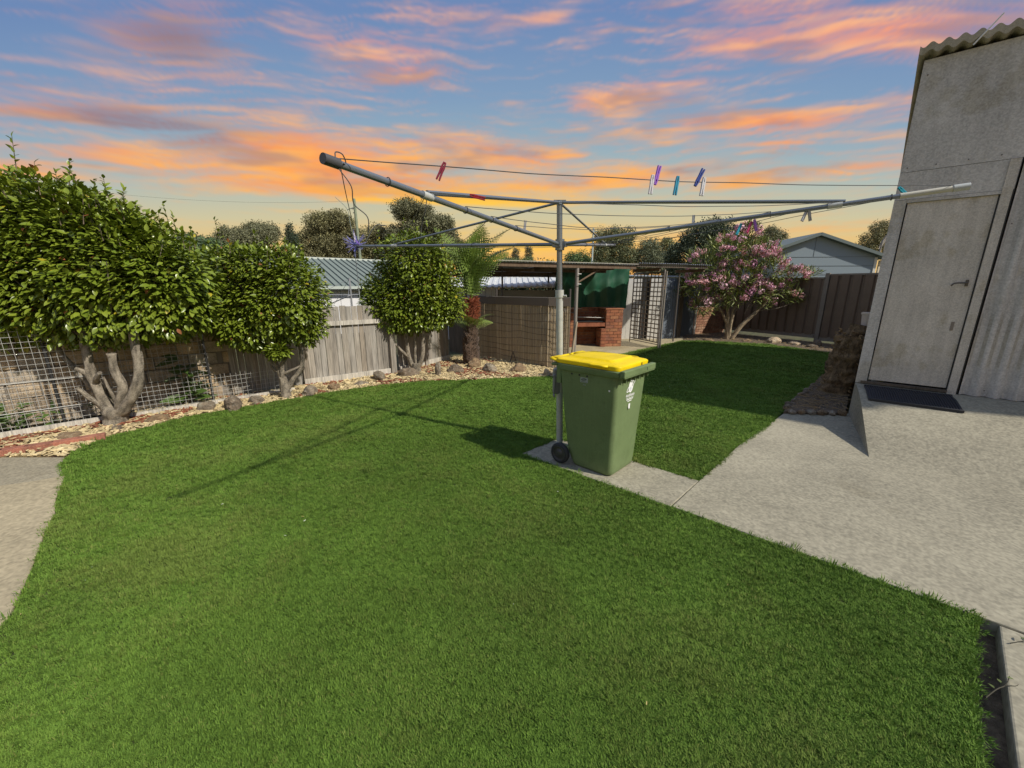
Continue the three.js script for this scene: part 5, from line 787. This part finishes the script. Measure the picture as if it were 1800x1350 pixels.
// ------------------------------------------------------------------ flowering oleander
{
  const R = RNG(111), B = [6.98, 0.01, -12.72], O = thing('oleander', 'spreading oleander shrub covered in pink flower clusters by the brown fence', 'shrub', B), rel = (x, y, z) => V(x - B[0], y, z - B[2]);
  const L = [[-0.95, 2.35, 0, 0.55, 0.5, 0.5], [-0.45, 2.75, 0.1, 0.55, 0.45, 0.5], [0.1, 2.75, 0, 0.5, 0.5, 0.5], [0.7, 2.6, 0, 0.55, 0.45, 0.5], [1.0, 2.2, 0.1, 0.5, 0.4, 0.5], [-1.25, 1.7, 0, 0.5, 0.42, 0.5], [-0.55, 1.75, 0.15, 0.5, 0.42, 0.5], [0.15, 2.0, 0.15, 0.55, 0.42, 0.5], [0.6, 1.55, 0.15, 0.5, 0.35, 0.5], [1.3, 1.6, 0.1, 0.42, 0.3, 0.4], [1.75, 2.0, 0.2, 0.32, 0.24, 0.3], [2.2, 2.05, 0.2, 0.22, 0.16, 0.2], [0.25, 3.25, 0, 0.34, 0.3, 0.3], [-0.95, 1.05, 0.1, 0.4, 0.25, 0.4], [0.95, 1.15, 0.2, 0.25, 0.16, 0.25], [-0.2, 1.3, 0.2, 0.4, 0.25, 0.4], [1.75, 1.35, 0.2, 0.3, 0.2, 0.3]];
  const tips = []; const br = [[[0, -0.05, 0], [-0.05, 0.4, 0], [-0.12, 0.9, 0.05], [-0.35, 1.5, 0.1], [-0.7, 2.3, 0]], [[0.03, 0, 0], [0.02, 0.6, 0.05], [0.1, 1.2, 0.05], [0.15, 2.0, 0], [0.1, 2.8, 0]], [[0.1, 0, 0.05], [0.35, 0.45, 0.1], [0.7, 0.85, 0.15], [0.95, 1.2, 0.2], [1.25, 1.7, 0.15], [1.75, 2.0, 0.2]], [[-0.08, 0.5, 0], [-0.4, 0.95, 0.1], [-0.8, 1.1, 0.1], [-1.1, 1.3, 0.1]], [[0.05, 1.0, 0.05], [0.4, 1.7, 0.1], [0.75, 2.4, 0]]];
  br.forEach((b, i) => mesh(i ? 'branch' : 'trunk', limb(b.map(p => V(...p)), i < 3 ? 0.075 : 0.04, 0.015, 8, 0.15, i + 40, 6), new THREE.MeshStandardMaterial({ map: rep(T.bark, 0.5), color: col(1.05, 0.95, 0.8), roughness: 0.95 }), O));
  const tw = []; for (let i = 0; i < 60; i++) { const [p] = lobePoint(L, R, 0.2); const a = V(p.x * 0.45, 0.8 + R() * 0.7, p.z * 0.3); tw.push(limb([a, a.clone().lerp(p, 0.5).add(V(0, -0.06, 0)), p], 0.016, 0.006, 5, 0.1, i, 3)); } stuffPart(mesh('twigs', tw, M.bark, O));
  const lg = leafGeo(1, 0.17, 0.15, 0.12, 3), list = []; for (let i = 0; i < 8800; i++) { const [p, n] = lobePoint(L, R, 0.6), t = R(); list.push([orient(p, n.multiplyScalar(0.7).add(V(0, 0.4, 0)), R, 0.13 + 0.08 * R(), 0.1), col(0.16 + 0.08 * t, 0.20 + 0.08 * t, 0.045 + 0.02 * t).multiplyScalar(R() < 0.04 ? 1.8 : 1)]); }
  inst('foliage', lg, leafMat({ roughness: 0.5, transmission: 0.15 }), list, O);
  // flower clusters: many five petalled blossoms joined per cluster
  const petal = (s) => { const g = new THREE.CircleGeometry(0.02 * s, 6); g.scale(1, 0.75, 1); g.translate(0.018 * s, 0, 0); g.rotateX(0.3); g.rotateY(-0.35); return g; };
  const blossom = () => merge([0, 1, 2, 3, 4].map(k => { const g = petal(1); g.rotateZ(k * 1.2566); return g; }));
  const variants = [0, 1, 2, 3].map(v => { const r = RNG(120 + v), gs = []; const bb = blossom(); for (let i = 0; i < 26; i++) { const u = r() * 2 - 1, a = r() * 6.283, s = Math.sqrt(1 - u * u), d = V(s * Math.cos(a), u * 0.8 + 0.1, s * Math.sin(a)), g = bb.clone(); g.scale(1.1, 1.1, 1.1); g.applyQuaternion(new THREE.Quaternion().setFromUnitVectors(V(0, 0, 1), d.clone().normalize())); d.multiplyScalar(0.05 + r() * 0.09); g.translate(d.x, d.y, d.z); gs.push(g); } return merge(gs); });
  const pm = [[0.80, 0.45, 0.55], [0.84, 0.56, 0.64], [0.68, 0.34, 0.50], [0.82, 0.50, 0.52]].map(c => new THREE.MeshPhysicalMaterial({ color: col(...c), roughness: 0.7, side: THREE.DoubleSide, transmission: 0.25, thickness: 0 }));
  for (let i = 0; i < 175; i++) { let p, n; do { [p, n] = lobePoint(L, R, 0.22); } while (n.y < -0.35 || (n.z < -0.1 && R() < 0.7)); const o = mesh('flower_cluster', variants[i % 4], pm[(i * 7) % 4], O); o.position.copy(p); o.rotation.set(R() * 3, R() * 6, 0); o.scale.set(0.5 + R() * 0.6, 0.4 + R() * 0.5, 0.5 + R() * 0.6); }
}
// ------------------------------------------------------------------ stump, pot
{
  const S = thing('tree_stump', 'rough brown broken tree stump beside the shed door', 'stump', [5.16, 0.04, -6.02]), R = RNG(131);
  const g = (() => { const N = 40, K = 30, pos = [], idx = [], uv = []; for (let i = 0; i <= N; i++) for (let k = 0; k <= K; k++) { const t = i / N, a = k % K / K * 6.283, y = t * 0.9, nn = fbm(Math.cos(a) * 1.6 + 5, y * 4.5, Math.sin(a) * 1.6 + 2.3, 4) + 0.6 * (vn(Math.cos(a) * 5, y * 14, Math.sin(a) * 5 + 0.3) - 0.5), bulge = 0.215 + 0.012 * Math.cos(t * 9), r = bulge * (0.58 + 0.8 * nn); pos.push(Math.cos(a) * r + 0.10 * t, y + (t === 1 ? 0 : 0), Math.sin(a) * r); uv.push(k / K * 1.4, y); } for (let i = 0; i < N; i++) for (let k = 0; k < K; k++) { const a = i * (K + 1) + k, b = a + K + 1; idx.push(a, b, a + 1, a + 1, b, b + 1); } const c = pos.length / 3; pos.push(0.04, 0.86, 0); uv.push(0, 0); for (let k = 0; k < K; k++) idx.push(N * (K + 1) + k, c, N * (K + 1) + k + 1); const q = new THREE.BufferGeometry(); q.setAttribute('position', new THREE.Float32BufferAttribute(pos, 3)); q.setAttribute('uv', new THREE.Float32BufferAttribute(uv, 2)); q.setIndex(idx); q.computeVertexNormals(); return q; })();
  const bm = new THREE.MeshStandardMaterial({ map: rep(T.bark, 0.3), color: col(1.0, 0.78, 0.52), roughness: 1, bumpMap: rep(T.grain, 0.08), bumpScale: 0.02 }); mesh('trunk', g, bm, S);
  mesh('broken_top', [limb([V(0.12, 0.72, -0.05), V(0.17, 0.9, -0.05), V(0.20, 1.05, -0.04)], 0.17, 0.14, 12, 0.5, 33, 6)], bm, S);
  const rg = []; for (let i = 0; i < 150; i++) { const a = R() * 6.283, y = 0.05 + R() * 0.92, r = 0.16 + R() * 0.04; rg.push(rod(V(Math.cos(a) * r + 0.10 * y, y, Math.sin(a) * r), V(Math.cos(a) * (r + 0.03 + R() * 0.03) + 0.10 * y, y + (R() - 0.3) * 0.09, Math.sin(a) * (r + 0.03 + R() * 0.03)), 0.015 + R() * 0.014, 0.004, 5)); } stuffPart(mesh('bark_flakes', rg, new THREE.MeshStandardMaterial({ map: rep(T.bark, 0.2), color: col(0.85, 0.66, 0.42), roughness: 1 }), S));
}
{ const p = thing('plant_pot', 'small square cream pot on top of the stump against the shed', 'pot', [5.43, 1.06, -6.07], 0.7); mesh('pot', [(() => { const g = new THREE.CylinderGeometry(0.085, 0.065, 0.20, 4); g.rotateY(Math.PI / 4); g.translate(0, 0.10, 0); return g; })()], mat(0.62, 0.54, 0.46, 0.7), p); mesh('rim', [box(0.135, 0.03, 0.135, 0, 0.205, 0)], mat(0.66, 0.58, 0.50, 0.7), p); }
// ------------------------------------------------------------------ weed sprigs by the trench
for (const [x, z, s, l] of [[2.0, -1.28, 1, 'dark dry sprig lying over the concrete edge by the trench'], [2.42, -1.52, 0.8, 'thin dark sprig on the concrete near the lawn corner']]) { const o = thing('dry_sprig', l, 'twig', [x, 0.015, z], s > 0.9 ? 0.4 : 0.1); mesh('stem', [limb([V(-0.05, 0.0, 0), V(0.03, 0.012, 0.005), V(0.10, 0.004, 0.01), V(0.17 * s, 0.008, 0.0)], 0.0025, 0.0015, 5, 0, 1, 3), limb([V(0.09, 0.006, 0.01), V(0.12, 0.012, 0.03), V(0.15, 0.006, 0.03)], 0.002, 0.001, 5, 0, 1, 3)], mat(0.05, 0.045, 0.03, 0.9), o); const lg = leafGeo(0.03, 0.012); for (const [a, b] of [[0.08, 0.6], [0.14, -0.5], [0.02, 0.9]]) { const q = mesh('leaf', lg, mat(0.09, 0.12, 0.03, 0.8, { side: THREE.DoubleSide }), o); q.position.set(a * s, 0.014, 0); q.rotation.y = b; } }

// ------------------------------------------------------------------ neighbouring buildings
{
  const Hs = thing('house', 'long house with a grey green ribbed roof and pale wall behind the left fence', 'house', [-9.6, 0, -10.6], 0.6435);
  const roofM = mat(0.17, 0.205, 0.185, 0.8), wallM = mat(0.72, 0.72, 0.74, 0.7), L = 9.6;
  for (let i = 0; i < 32; i++) mesh('wall_board', [box(0.288, 1.5, 0.04, 0.15 + i * 0.3, 0.85, 0.02)], wallM, Hs); mesh('wall', [box(L, 1.55, 0.1, L / 2, 0.8, -0.08)], mat(0.5, 0.5, 0.52, 0.8), Hs);
  const sl = Math.atan2(1.12, 4.4), len = Math.hypot(1.12, 4.4), slab = (g) => { g.rotateX(sl); g.translate(0, 1.66 + 0.56, -1.95); return g; };
  mesh('roof', slab(box(L + 0.3, 0.03, len, L / 2, 0, 0)), roofM, Hs);
  for (let i = 0; i < 44; i++) mesh('roof_rib', slab(box(0.04, 0.05, len, -0.1 + i * 0.225, 0.035, 0)), roofM, Hs);
  mesh('ridge_cap', [box(L + 0.35, 0.07, 0.22, L / 2, 2.80, -4.15)], mat(0.52, 0.56, 0.52, 0.5), Hs); mesh('gutter', [box(L + 0.3, 0.09, 0.10, L / 2, 1.63, 0.30)], mat(0.45, 0.50, 0.46, 0.5), Hs); mesh('fascia', [box(L + 0.3, 0.05, 0.03, L / 2, 1.56, 0.24)], mat(0.25, 0.25, 0.26, 0.6), Hs);
  const back = box(L + 0.3, 0.03, len, L / 2, 0, 0); back.rotateX(-sl); back.translate(0, 2.22, -6.35); mesh('back_roof', back, roofM, Hs); mesh('back_wall', [box(L, 1.6, 0.1, L / 2, 0.8, -8.2)], wallM, Hs);
}
{
  const W = thing('white_shed', 'low shed with a white ribbed iron roof seen through the shelter', 'shed', [-2.2, 0, -12.6]), wm = mat(0.66, 0.67, 0.70, 0.55), rm = mat(0.62, 0.63, 0.62, 0.5, { metalness: 0.15 });
  for (let i = 0; i < 9; i++) mesh('wall_panel', [box(0.185, 1.66, 0.03, 0.1 + i * 0.195, 0.85, 0)], wm, W); mesh('wall', [box(4.4, 1.55, 0.06, 2.2, 0.78, -0.06)], mat(0.3, 0.29, 0.28, 0.8), W);
  const sl = 0.155, len = 2.1, tr = (g) => { g.rotateX(sl); g.translate(0, 1.80, -0.85); return g; }; mesh('roof', tr(box(4.6, 0.02, len, 2.2, 0, 0)), rm, W); for (let i = 0; i < 23; i++) mesh('roof_rib', tr(box(0.07, 0.03, len, 0.0 + i * 0.2, 0.022, 0)), rm, W);
  mesh('ridge_cap', [box(4.6, 0.04, 0.15, 2.2, 1.975, -1.88)], rm, W);
}
{
  const G = thing('gable_shed', 'blue grey gabled shed rising above the brown fence', 'shed', [18.1, 0, -24], -0.08), m = mat(0.22, 0.275, 0.32, 0.7), tr = mat(0.12, 0.155, 0.155, 0.6);
  const s = new THREE.Shape([[-2.6, 0], [3.0, 0], [3.0, 3.36], [-0.45, 4.5], [-2.6, 3.72]].map(p => new THREE.Vector2(...p))), g = new THREE.ExtrudeGeometry(s, { depth: 6, bevelEnabled: false }); g.translate(0, 0, -6); mesh('wall', g, m, G);
  for (const y of [2.35, 2.85, 3.35]) mesh('sheet_joint', [box(5.56, 0.022, 0.02, 0.2, y, 0.006)], mat(0.14, 0.17, 0.19, 0.7), G); mesh('sheet_joint', [box(0.025, 1.1, 0.02, -0.5, 3.9, 0.004)], mat(0.14, 0.17, 0.19, 0.7), G);
  const rf = (x0, y0, x1, y1) => { const L = Math.hypot(x1 - x0, y1 - y0), q = box(L, 0.16, 6.5, L / 2, 0.04, -2.95); q.rotateZ(Math.atan2(y1 - y0, x1 - x0)); q.translate(x0, y0, 0); return q; };
  mesh('roof_slope', rf(-3.0, 3.62, -0.45, 4.55), tr, G); mesh('roof_slope', rf(-0.45, 4.55, 3.5, 3.24), tr, G); mesh('corner_trim', [box(0.14, 3.3, 0.05, 2.94, 1.65, 0.02)], mat(0.6, 0.6, 0.55, 0.7), G);
}
{
  const N = thing('far_house', 'cream weatherboard house end between the gabled shed and the grey shed', 'house', [22.6, 0, -24.5]); for (let i = 0; i < 12; i++) mesh('board', [box(3.2, 0.25, 0.06 + 0.02, 0.9, 0.2 + i * 0.26, 0)], mat(0.62, 0.55, 0.42, 0.8), N);
  mesh('roof', [box(3.6, 0.08, 1.2, 0.9, 3.34, -0.3)], mat(0.7, 0.69, 0.66, 0.6), N); mesh('window', [box(0.5, 0.6, 0.03, -0.2, 2.6, 0.05)], mat(0.55, 0.6, 0.65, 0.3), N);
  const D = thing('satellite_dish', 'grey satellite dish above the gabled shed roof', 'satellite dish', [22.0, 3.38, -24.6], 0.25); const dg = new THREE.SphereGeometry(1.4, 24, 8, 0, 6.283, 0, 0.4); dg.translate(0, -1.4, 0); dg.rotateX(-1.2); dg.rotateY(0.5); dg.translate(0, 1.0, -0.05); mesh('dish', dg, mat(0.22, 0.20, 0.18, 0.8, { side: THREE.DoubleSide }), D); mesh('mast', [rod(V(0, 0, -0.1), V(0, 0.95, -0.05), 0.04)], mat(0.2, 0.2, 0.2, 0.6), D); mesh('feed_arm', [rod(V(0, 0.6, 0), V(0, 0.85, 0.55), 0.02)], mat(0.2, 0.2, 0.2, 0.6), D);
}
{ // neighbour's small rotary line behind the fence
  const O = thing('clothes_hoist', 'small neighbouring rotary clothes line above the left fence', 'clothes hoist', [-4.2, 0, -10.5]), m = mat(0.34, 0.35, 0.36, 0.5, { metalness: 0.4 });
  mesh('pole', [rod(V(0, 0, 0), V(0, 1.88, 0), 0.022)], m, O); for (const [x, z, y] of [[-0.95, 0.3, 1.46], [0.9, -0.3, 1.50], [0.3, 0.95, 1.44], [-0.8, -0.5, 1.2]]) { mesh('arm', [rod(V(0, 1.45, 0), V(x, y, z), 0.013)], m, O); mesh('stay', [rod(V(0, 1.86, 0), V(x * 0.8, y, z * 0.8), 0.005)], m, O); }
}
{ // tangle hanging from the far left arm: wire and a purple tuft with a thin cord
  const O = thing('hanging_cord', 'thin pale cord with a blue violet tuft hanging off the far left arm tip', 'cord', [-1.95, 2.14, -5.12]), R = RNG(141), tw = []; for (let i = 0; i < 90; i++) { const a = R() * 6.28, u = R() * 2 - 1, s = Math.sqrt(1 - u * u), r = 0.06 + R() * 0.10; tw.push(rod(V(0.02, 0.02, 0), V(0.02 + Math.cos(a) * s * r, 0.05 + u * r * 1.1, Math.sin(a) * s * r), 0.003, 0.0015, 4)); } stuffPart(mesh('tuft', tw, mat(0.22, 0.22, 0.55, 0.7), O)); mesh('cord', [rod(V(0, 0.02, 0), V(0.01, -0.62, 0), 0.0045)], mat(0.5, 0.52, 0.5, 0.7), O); mesh('upper_cord', [limb([V(0, 0.1, 0), V(-0.02, 0.3, 0.02), V(-0.03, 0.42, 0.03), V(-0.16, 0.56, 0.04)], 0.004, 0.003, 5, 0, 1, 4), limb([V(-0.03, 0.42, 0.03), V(0.08, 0.46, 0.02)], 0.006, 0.003, 5, 0, 1, 4)], mat(0.2, 0.24, 0.22, 0.7), O);
}
// ------------------------------------------------------------------ far trees
const clump = (() => { const r = RNG(151), pos = []; for (let i = 0; i < 26; i++) { const u = r() * 2 - 1, a = r() * 6.283, s = Math.sqrt(1 - u * u), R0 = Math.pow(r(), 0.5), c = V(s * Math.cos(a) * R0, u * R0 * 0.8, s * Math.sin(a) * R0), d = V(r() - 0.5, r() - 0.7, r() - 0.5).normalize().multiplyScalar(0.30), e = V(r() - 0.5, r() - 0.5, r() - 0.5).cross(d).normalize().multiplyScalar(0.10); for (const v of [c, c.clone().addScaledVector(d, 0.5).add(e), c.clone().add(d), c, c.clone().add(d), c.clone().addScaledVector(d, 0.5).sub(e)]) pos.push(v.x, v.y, v.z); } const g = new THREE.BufferGeometry(); g.setAttribute('position', new THREE.Float32BufferAttribute(pos, 3)); g.computeVertexNormals(); return g; })();
const clumpM = new THREE.MeshPhysicalMaterial({ color: 0xffffff, roughness: 0.7, side: THREE.DoubleSide, transmission: 0.12, thickness: 0 });
function tree(name, label, x, z, lobes, tone, n, cs, seed, trunkTop, category = 'tree', group) {
  const R = RNG(seed), t = thing(name, label, category, [x, -0.09, z], 0, group), list = [];
  mesh('trunk', [limb([V(0, 0, 0), V(0.1 * trunkTop * (R() - 0.5), trunkTop * 0.5, 0), V(0.12 * trunkTop * (R() - 0.5), trunkTop, 0)], trunkTop * 0.035 + 0.08, 0.06, 8, 0.15, seed, 4), ...lobes.map((l, i) => limb([V(0, trunkTop * (0.35 + 0.1 * (i % 3)), 0), V(l[0] * 0.5, (trunkTop * 0.5 + l[1]) * 0.5, l[2] * 0.5), V(l[0], l[1], l[2])], trunkTop * 0.016 + 0.03, 0.03, 6, 0.1, i, 3))], M.darkBark, t);
  for (let i = 0; i < n; i++) { const [p, nn] = lobePoint(lobes, R, 0.5), k = 0.65 + 0.7 * R(); list.push([M4(p.x, p.y, p.z, R() * 6, R() * 6, R() * 6, cs * (0.55 + 0.8 * R())), col(tone[0] * k, tone[1] * k, tone[2] * k)]); }
  inst('crown', clump, clumpM, list, t); return t;
}
const lobesIn = (seed, n, w, y0, y1, r0, r1, d = 0.6) => { const R = RNG(seed), o = []; for (let i = 0; i < n; i++) { const r = r0 + (r1 - r0) * R(), y = y0 + (y1 - y0) * R(), f = 1 - Math.abs((y - (y0 + y1) / 2) / (y1 - y0)) * 0.9; o.push([(R() - 0.5) * 2 * w * f, y, (R() - 0.5) * 2 * w * d * f, r, r * (0.62 + 0.25 * R()), r]); } return o; };
const olive = [0.215, 0.205, 0.095], dusk = [0.175, 0.18, 0.095], green = [0.15, 0.19, 0.06], deep = [0.06, 0.085, 0.04], grn2 = [0.115, 0.155, 0.04];
tree('eucalyptus_tree', 'broad olive tree line rising behind the largest camellia', -50.5, -70, lobesIn(1, 10, 8.5, 7, 10.2, 2.2, 3.2), olive, 2200, 0.8, 201, 8, 'tree', 'distant gum trees');
tree('eucalyptus_tree', 'domed grey green gum tree right of the olive tree line', -43.5, -69, lobesIn(2, 10, 5.5, 7, 10.8, 1.8, 2.7), dusk, 2000, 0.75, 202, 8, 'tree', 'distant gum trees');
tree('conifer_tree', 'small dark conifer left of the gum trees by the lamp pole', -35.6, -67, [[0, 5, 0, 1.8, 2.2, 1.8], [0, 8, 0, 1.2, 2.2, 1.2], [0, 10.2, 0, 0.6, 1.5, 0.6]], [0.05, 0.075, 0.04], 600, 0.6, 203, 8, 'tree');
tree('eucalyptus_tree', 'wide gum tree left of the lamp pole', -29.8, -70, [[-1.8, 11.6, 0, 2.6, 2.2, 2.2], [1.0, 12.2, 0, 2.2, 1.7, 2.0], [-4.2, 9.0, 0, 2.4, 2.0, 2], [-0.5, 8.6, 0, 3.2, 2.2, 2.4], [3.0, 9.0, 0, 2.6, 2.2, 2], [-2.6, 6.6, 0.5, 3.0, 1.8, 2], [2.0, 6.4, 0, 3.2, 1.8, 2]], olive, 2600, 0.78, 204, 10, 'tree', 'distant gum trees');
tree('eucalyptus_tree', 'smaller gum tree behind the lamp pole', -23.2, -72, [[0, 10.2, 0, 2.0, 1.8, 1.6], [-1.6, 8.6, 0, 2.2, 1.7, 1.6], [1.8, 7.6, 0, 2.4, 1.8, 1.8], [3.6, 6.4, 0, 2.2, 1.6, 1.6], [0, 6.4, 0, 2.8, 1.6, 1.6]], olive, 1500, 0.75, 205, 8, 'tree', 'distant gum trees');
tree('eucalyptus_tree', 'tallest gum tree with stacked crowns behind the third camellia', -15.2, -70, [[-2.2, 14.0, 0, 2.4, 1.8, 2], [0.2, 13.6, 0, 1.8, 1.5, 1.7], [2.4, 11.6, 0, 2.2, 1.6, 2], [4.3, 11.9, 0, 1.2, 1.2, 1.2], [-1.0, 11.0, 0, 2.3, 1.6, 2], [-4.0, 10.0, 0, 2.0, 1.6, 1.8], [0.5, 9.4, 0, 2.8, 1.8, 2], [4.2, 9.6, 0, 2.0, 1.6, 1.8], [-3.0, 8.0, 0, 2.5, 1.6, 2], [2.5, 7.6, 0, 3.2, 1.8, 2]], dusk, 2600, 0.75, 206, 12, 'tree', 'distant gum trees');
tree('eucalyptus_tree', 'low gum tree left of the hoist pole behind the fern', -8.2, -64, lobesIn(7, 6, 2.6, 5.5, 8.2, 1.5, 2.1), olive, 800, 0.65, 207, 7, 'tree', 'distant gum trees');
for (const [i, x, h, l] of [[0, 0.6, 8.6, 'left of two tiny far conifers by the hoist pole'], [1, 3.2, 8.8, 'right of two tiny far conifers by the hoist pole']]) tree('conifer_tree', l, x, -80, [[0, 5.5, 0, 1.2, 1.8, 1.2], [0, h - 1, 0, 0.7, 1.6, 0.7]], [0.06, 0.085, 0.05], 260, 0.5, 208 + i, 7, 'tree');
tree('shrubbery', 'low band of mixed bushes on the skyline left of the hoist pole', 2.4, -76, lobesIn(9, 9, 7, 4.4, 6.0, 1.3, 1.9), green, 900, 0.6, 211, 4, 'bushes');
tree('bush', 'rounded leafy bush just right of the hoist pole', 8.1, -50, [[0, 4.2, 0, 1.7, 1.7, 1.4], [-0.9, 3.8, 0, 1.2, 1.1, 1.1], [1, 3.8, 0, 1.1, 1.1, 1]], [0.12, 0.19, 0.06], 800, 0.5, 212, 3.5, 'bush');
tree('eucalyptus_tree', 'tall gum tree right of the white pole', 12.4, -50, [[-1.4, 7.2, 0, 1.1, 1.3, 1], [-0.2, 7.4, 0, 0.8, 1.3, 0.9], [1.2, 7.2, 0, 1.1, 1.4, 1], [-1.4, 5.4, 0, 1.3, 1.3, 1], [0.4, 5.6, 0, 1.3, 1.2, 1], [1.8, 5.2, 0, 1.3, 1.4, 1], [0, 4.2, 0, 2.4, 1.0, 1]], [0.19, 0.21, 0.10], 1300, 0.5, 213, 6.5, 'tree', 'distant gum trees');
tree('eucalyptus_tree', 'grey green gum tree in the middle of the right hand trees', 16.6, -50, [[0, 6.2, 0, 1.1, 1.2, 1], [-0.8, 5.2, 0, 1.0, 1.1, 1], [0.9, 5.0, 0, 1.1, 1.2, 1], [0, 4.0, 0, 1.9, 0.9, 1]], [0.19, 0.215, 0.125], 800, 0.45, 214, 5.5, 'tree', 'distant gum trees');
tree('eucalyptus_tree', 'thin gum tree left of the dark round tree', 19.3, -52, [[0, 6.9, 0, 0.9, 0.9, 0.9], [0.8, 6.0, 0, 0.9, 1, 0.9], [-0.5, 5.0, 0, 1.2, 1.1, 1], [0.8, 4.2, 0, 1.3, 1, 1]], [0.22, 0.23, 0.10], 600, 0.45, 215, 6, 'tree', 'distant gum trees');
tree('dark_tree', 'big dark rounded tree behind the flowering oleander', 16.9, -36, [[0.6, 6.2, 0, 1.5, 1.2, 1.4], [-0.8, 5.4, 0, 1.6, 1.3, 1.5], [1.7, 5.2, 0, 1.5, 1.4, 1.4], [-1.7, 4.2, 0, 1.6, 1.4, 1.5], [0.6, 4.2, 0, 2.0, 1.6, 1.6], [-1.4, 2.9, 0, 2.0, 1.4, 1.6], [1.4, 3.0, 0, 2.0, 1.4, 1.6]], deep, 2400, 0.45, 216, 5, 'tree');
tree('eucalyptus_tree', 'gum tree behind the left roof slope of the gabled shed', 31.2, -50, [[0, 7.6, 0, 0.9, 1.2, 0.9], [1.0, 6.9, 0, 0.8, 1.2, 0.9], [-0.9, 6.8, 0, 0.9, 1.1, 0.9], [0.2, 5.6, 0, 1.5, 1.2, 1]], dusk, 700, 0.45, 217, 7, 'tree', 'distant gum trees');
tree('eucalyptus_tree', 'sparse gum tree between the satellite dish and the grey shed', 43.6, -50, [[0.6, 8.2, 0, 1.2, 1.2, 1], [-0.4, 7.0, 0, 1.2, 1.0, 1], [0.8, 6.2, 0, 1.3, 1.1, 1], [-1.0, 5.6, 0, 1.5, 0.9, 1]], [0.23, 0.22, 0.10], 600, 0.45, 218, 7, 'tree', 'distant gum trees');
tree('hedge', 'dark hedge behind the shelter', 1.2, -17.5, [[-1.6, 2.0, 0, 1.1, 0.62, 0.7], [0, 2.05, 0, 1.2, 0.6, 0.7], [1.5, 2.0, 0, 1.2, 0.65, 0.7], [2.8, 1.9, 0, 1.2, 0.7, 0.7]], deep, 1300, 0.26, 219, 1.4, 'hedge');
tree('hedge', 'green fringe of feathery bush between the first two camellias', -7.2, -9.4, [[0, 2.2, 0, 0.85, 0.7, 0.7], [0.6, 1.9, 0, 0.7, 0.6, 0.6], [-0.5, 1.8, 0, 0.8, 0.8, 0.7]], [0.07, 0.12, 0.045], 1300, 0.16, 220, 1.8, 'bush');
// ------------------------------------------------------------------ poles and lines
{ const P = thing('utility_pole', 'tall weathered timber power pole with a bracket lamp', 'utility pole', [-25.0, -0.09, -68]); mesh('pole', metric(rod(V(0, 0, 0), V(-0.25, 15.4, 0), 0.26, 0.2, 10)), new THREE.MeshStandardMaterial({ map: rep(T.wood, 1), color: col(0.75, 0.95, 0.75), roughness: 0.9 }), P); mesh('insulator', [box(0.5, 0.12, 0.12, -0.5, 13.9, 0), box(0.4, 0.12, 0.12, -0.4, 13.3, 0)], mat(0.2, 0.2, 0.2, 0.6), P); const a = mesh('lamp_arm', [limb([V(0, 7.4, 0), V(1.0, 8.8, 0), V(2.4, 10.9, 0), V(3.1, 11.5, 0), V(3.9, 11.45, 0)], 0.09, 0.07, 7, 0, 1, 4)], mat(0.10, 0.11, 0.11, 0.6), P); mesh('lamp_head', [rbox(0.8, 0.16, 0.3, 0.05, 4.1, 11.4, 0)], mat(0.12, 0.13, 0.13, 0.5), a); }
{ const P = thing('utility_pole', 'slim pale steel pole right of the hoist pole', 'utility pole', [9.45, -0.09, -48.5]); mesh('pole', [rod(V(0, 0, 0), V(0, 8.4, 0), 0.12, 0.09, 8)], mat(0.45, 0.52, 0.50, 0.6), P); mesh('cross_arm', [box(0.9, 0.08, 0.08, 0, 8.0, 0)], mat(0.3, 0.35, 0.34, 0.6), P); }
tag(mesh('power_line', [wireGeo(V(-62, 15.2, -62), V(-25.3, 15.0, -68), 0.8, 0.012, 0, 1, 20)], mat(0.05, 0.05, 0.05, 0.7)), 'faint power line running left from the timber pole', 'power line');
tag(mesh('power_line', [wireGeo(V(5.55, 4.35, -5.05), V(9.6, 9.2, -7.8), 0.12, 0.006, 0, 1, 20)], mat(0.05, 0.05, 0.05, 0.7)), 'thin service wire rising from the shed roof', 'power line');

renderer.render(scene, camera);
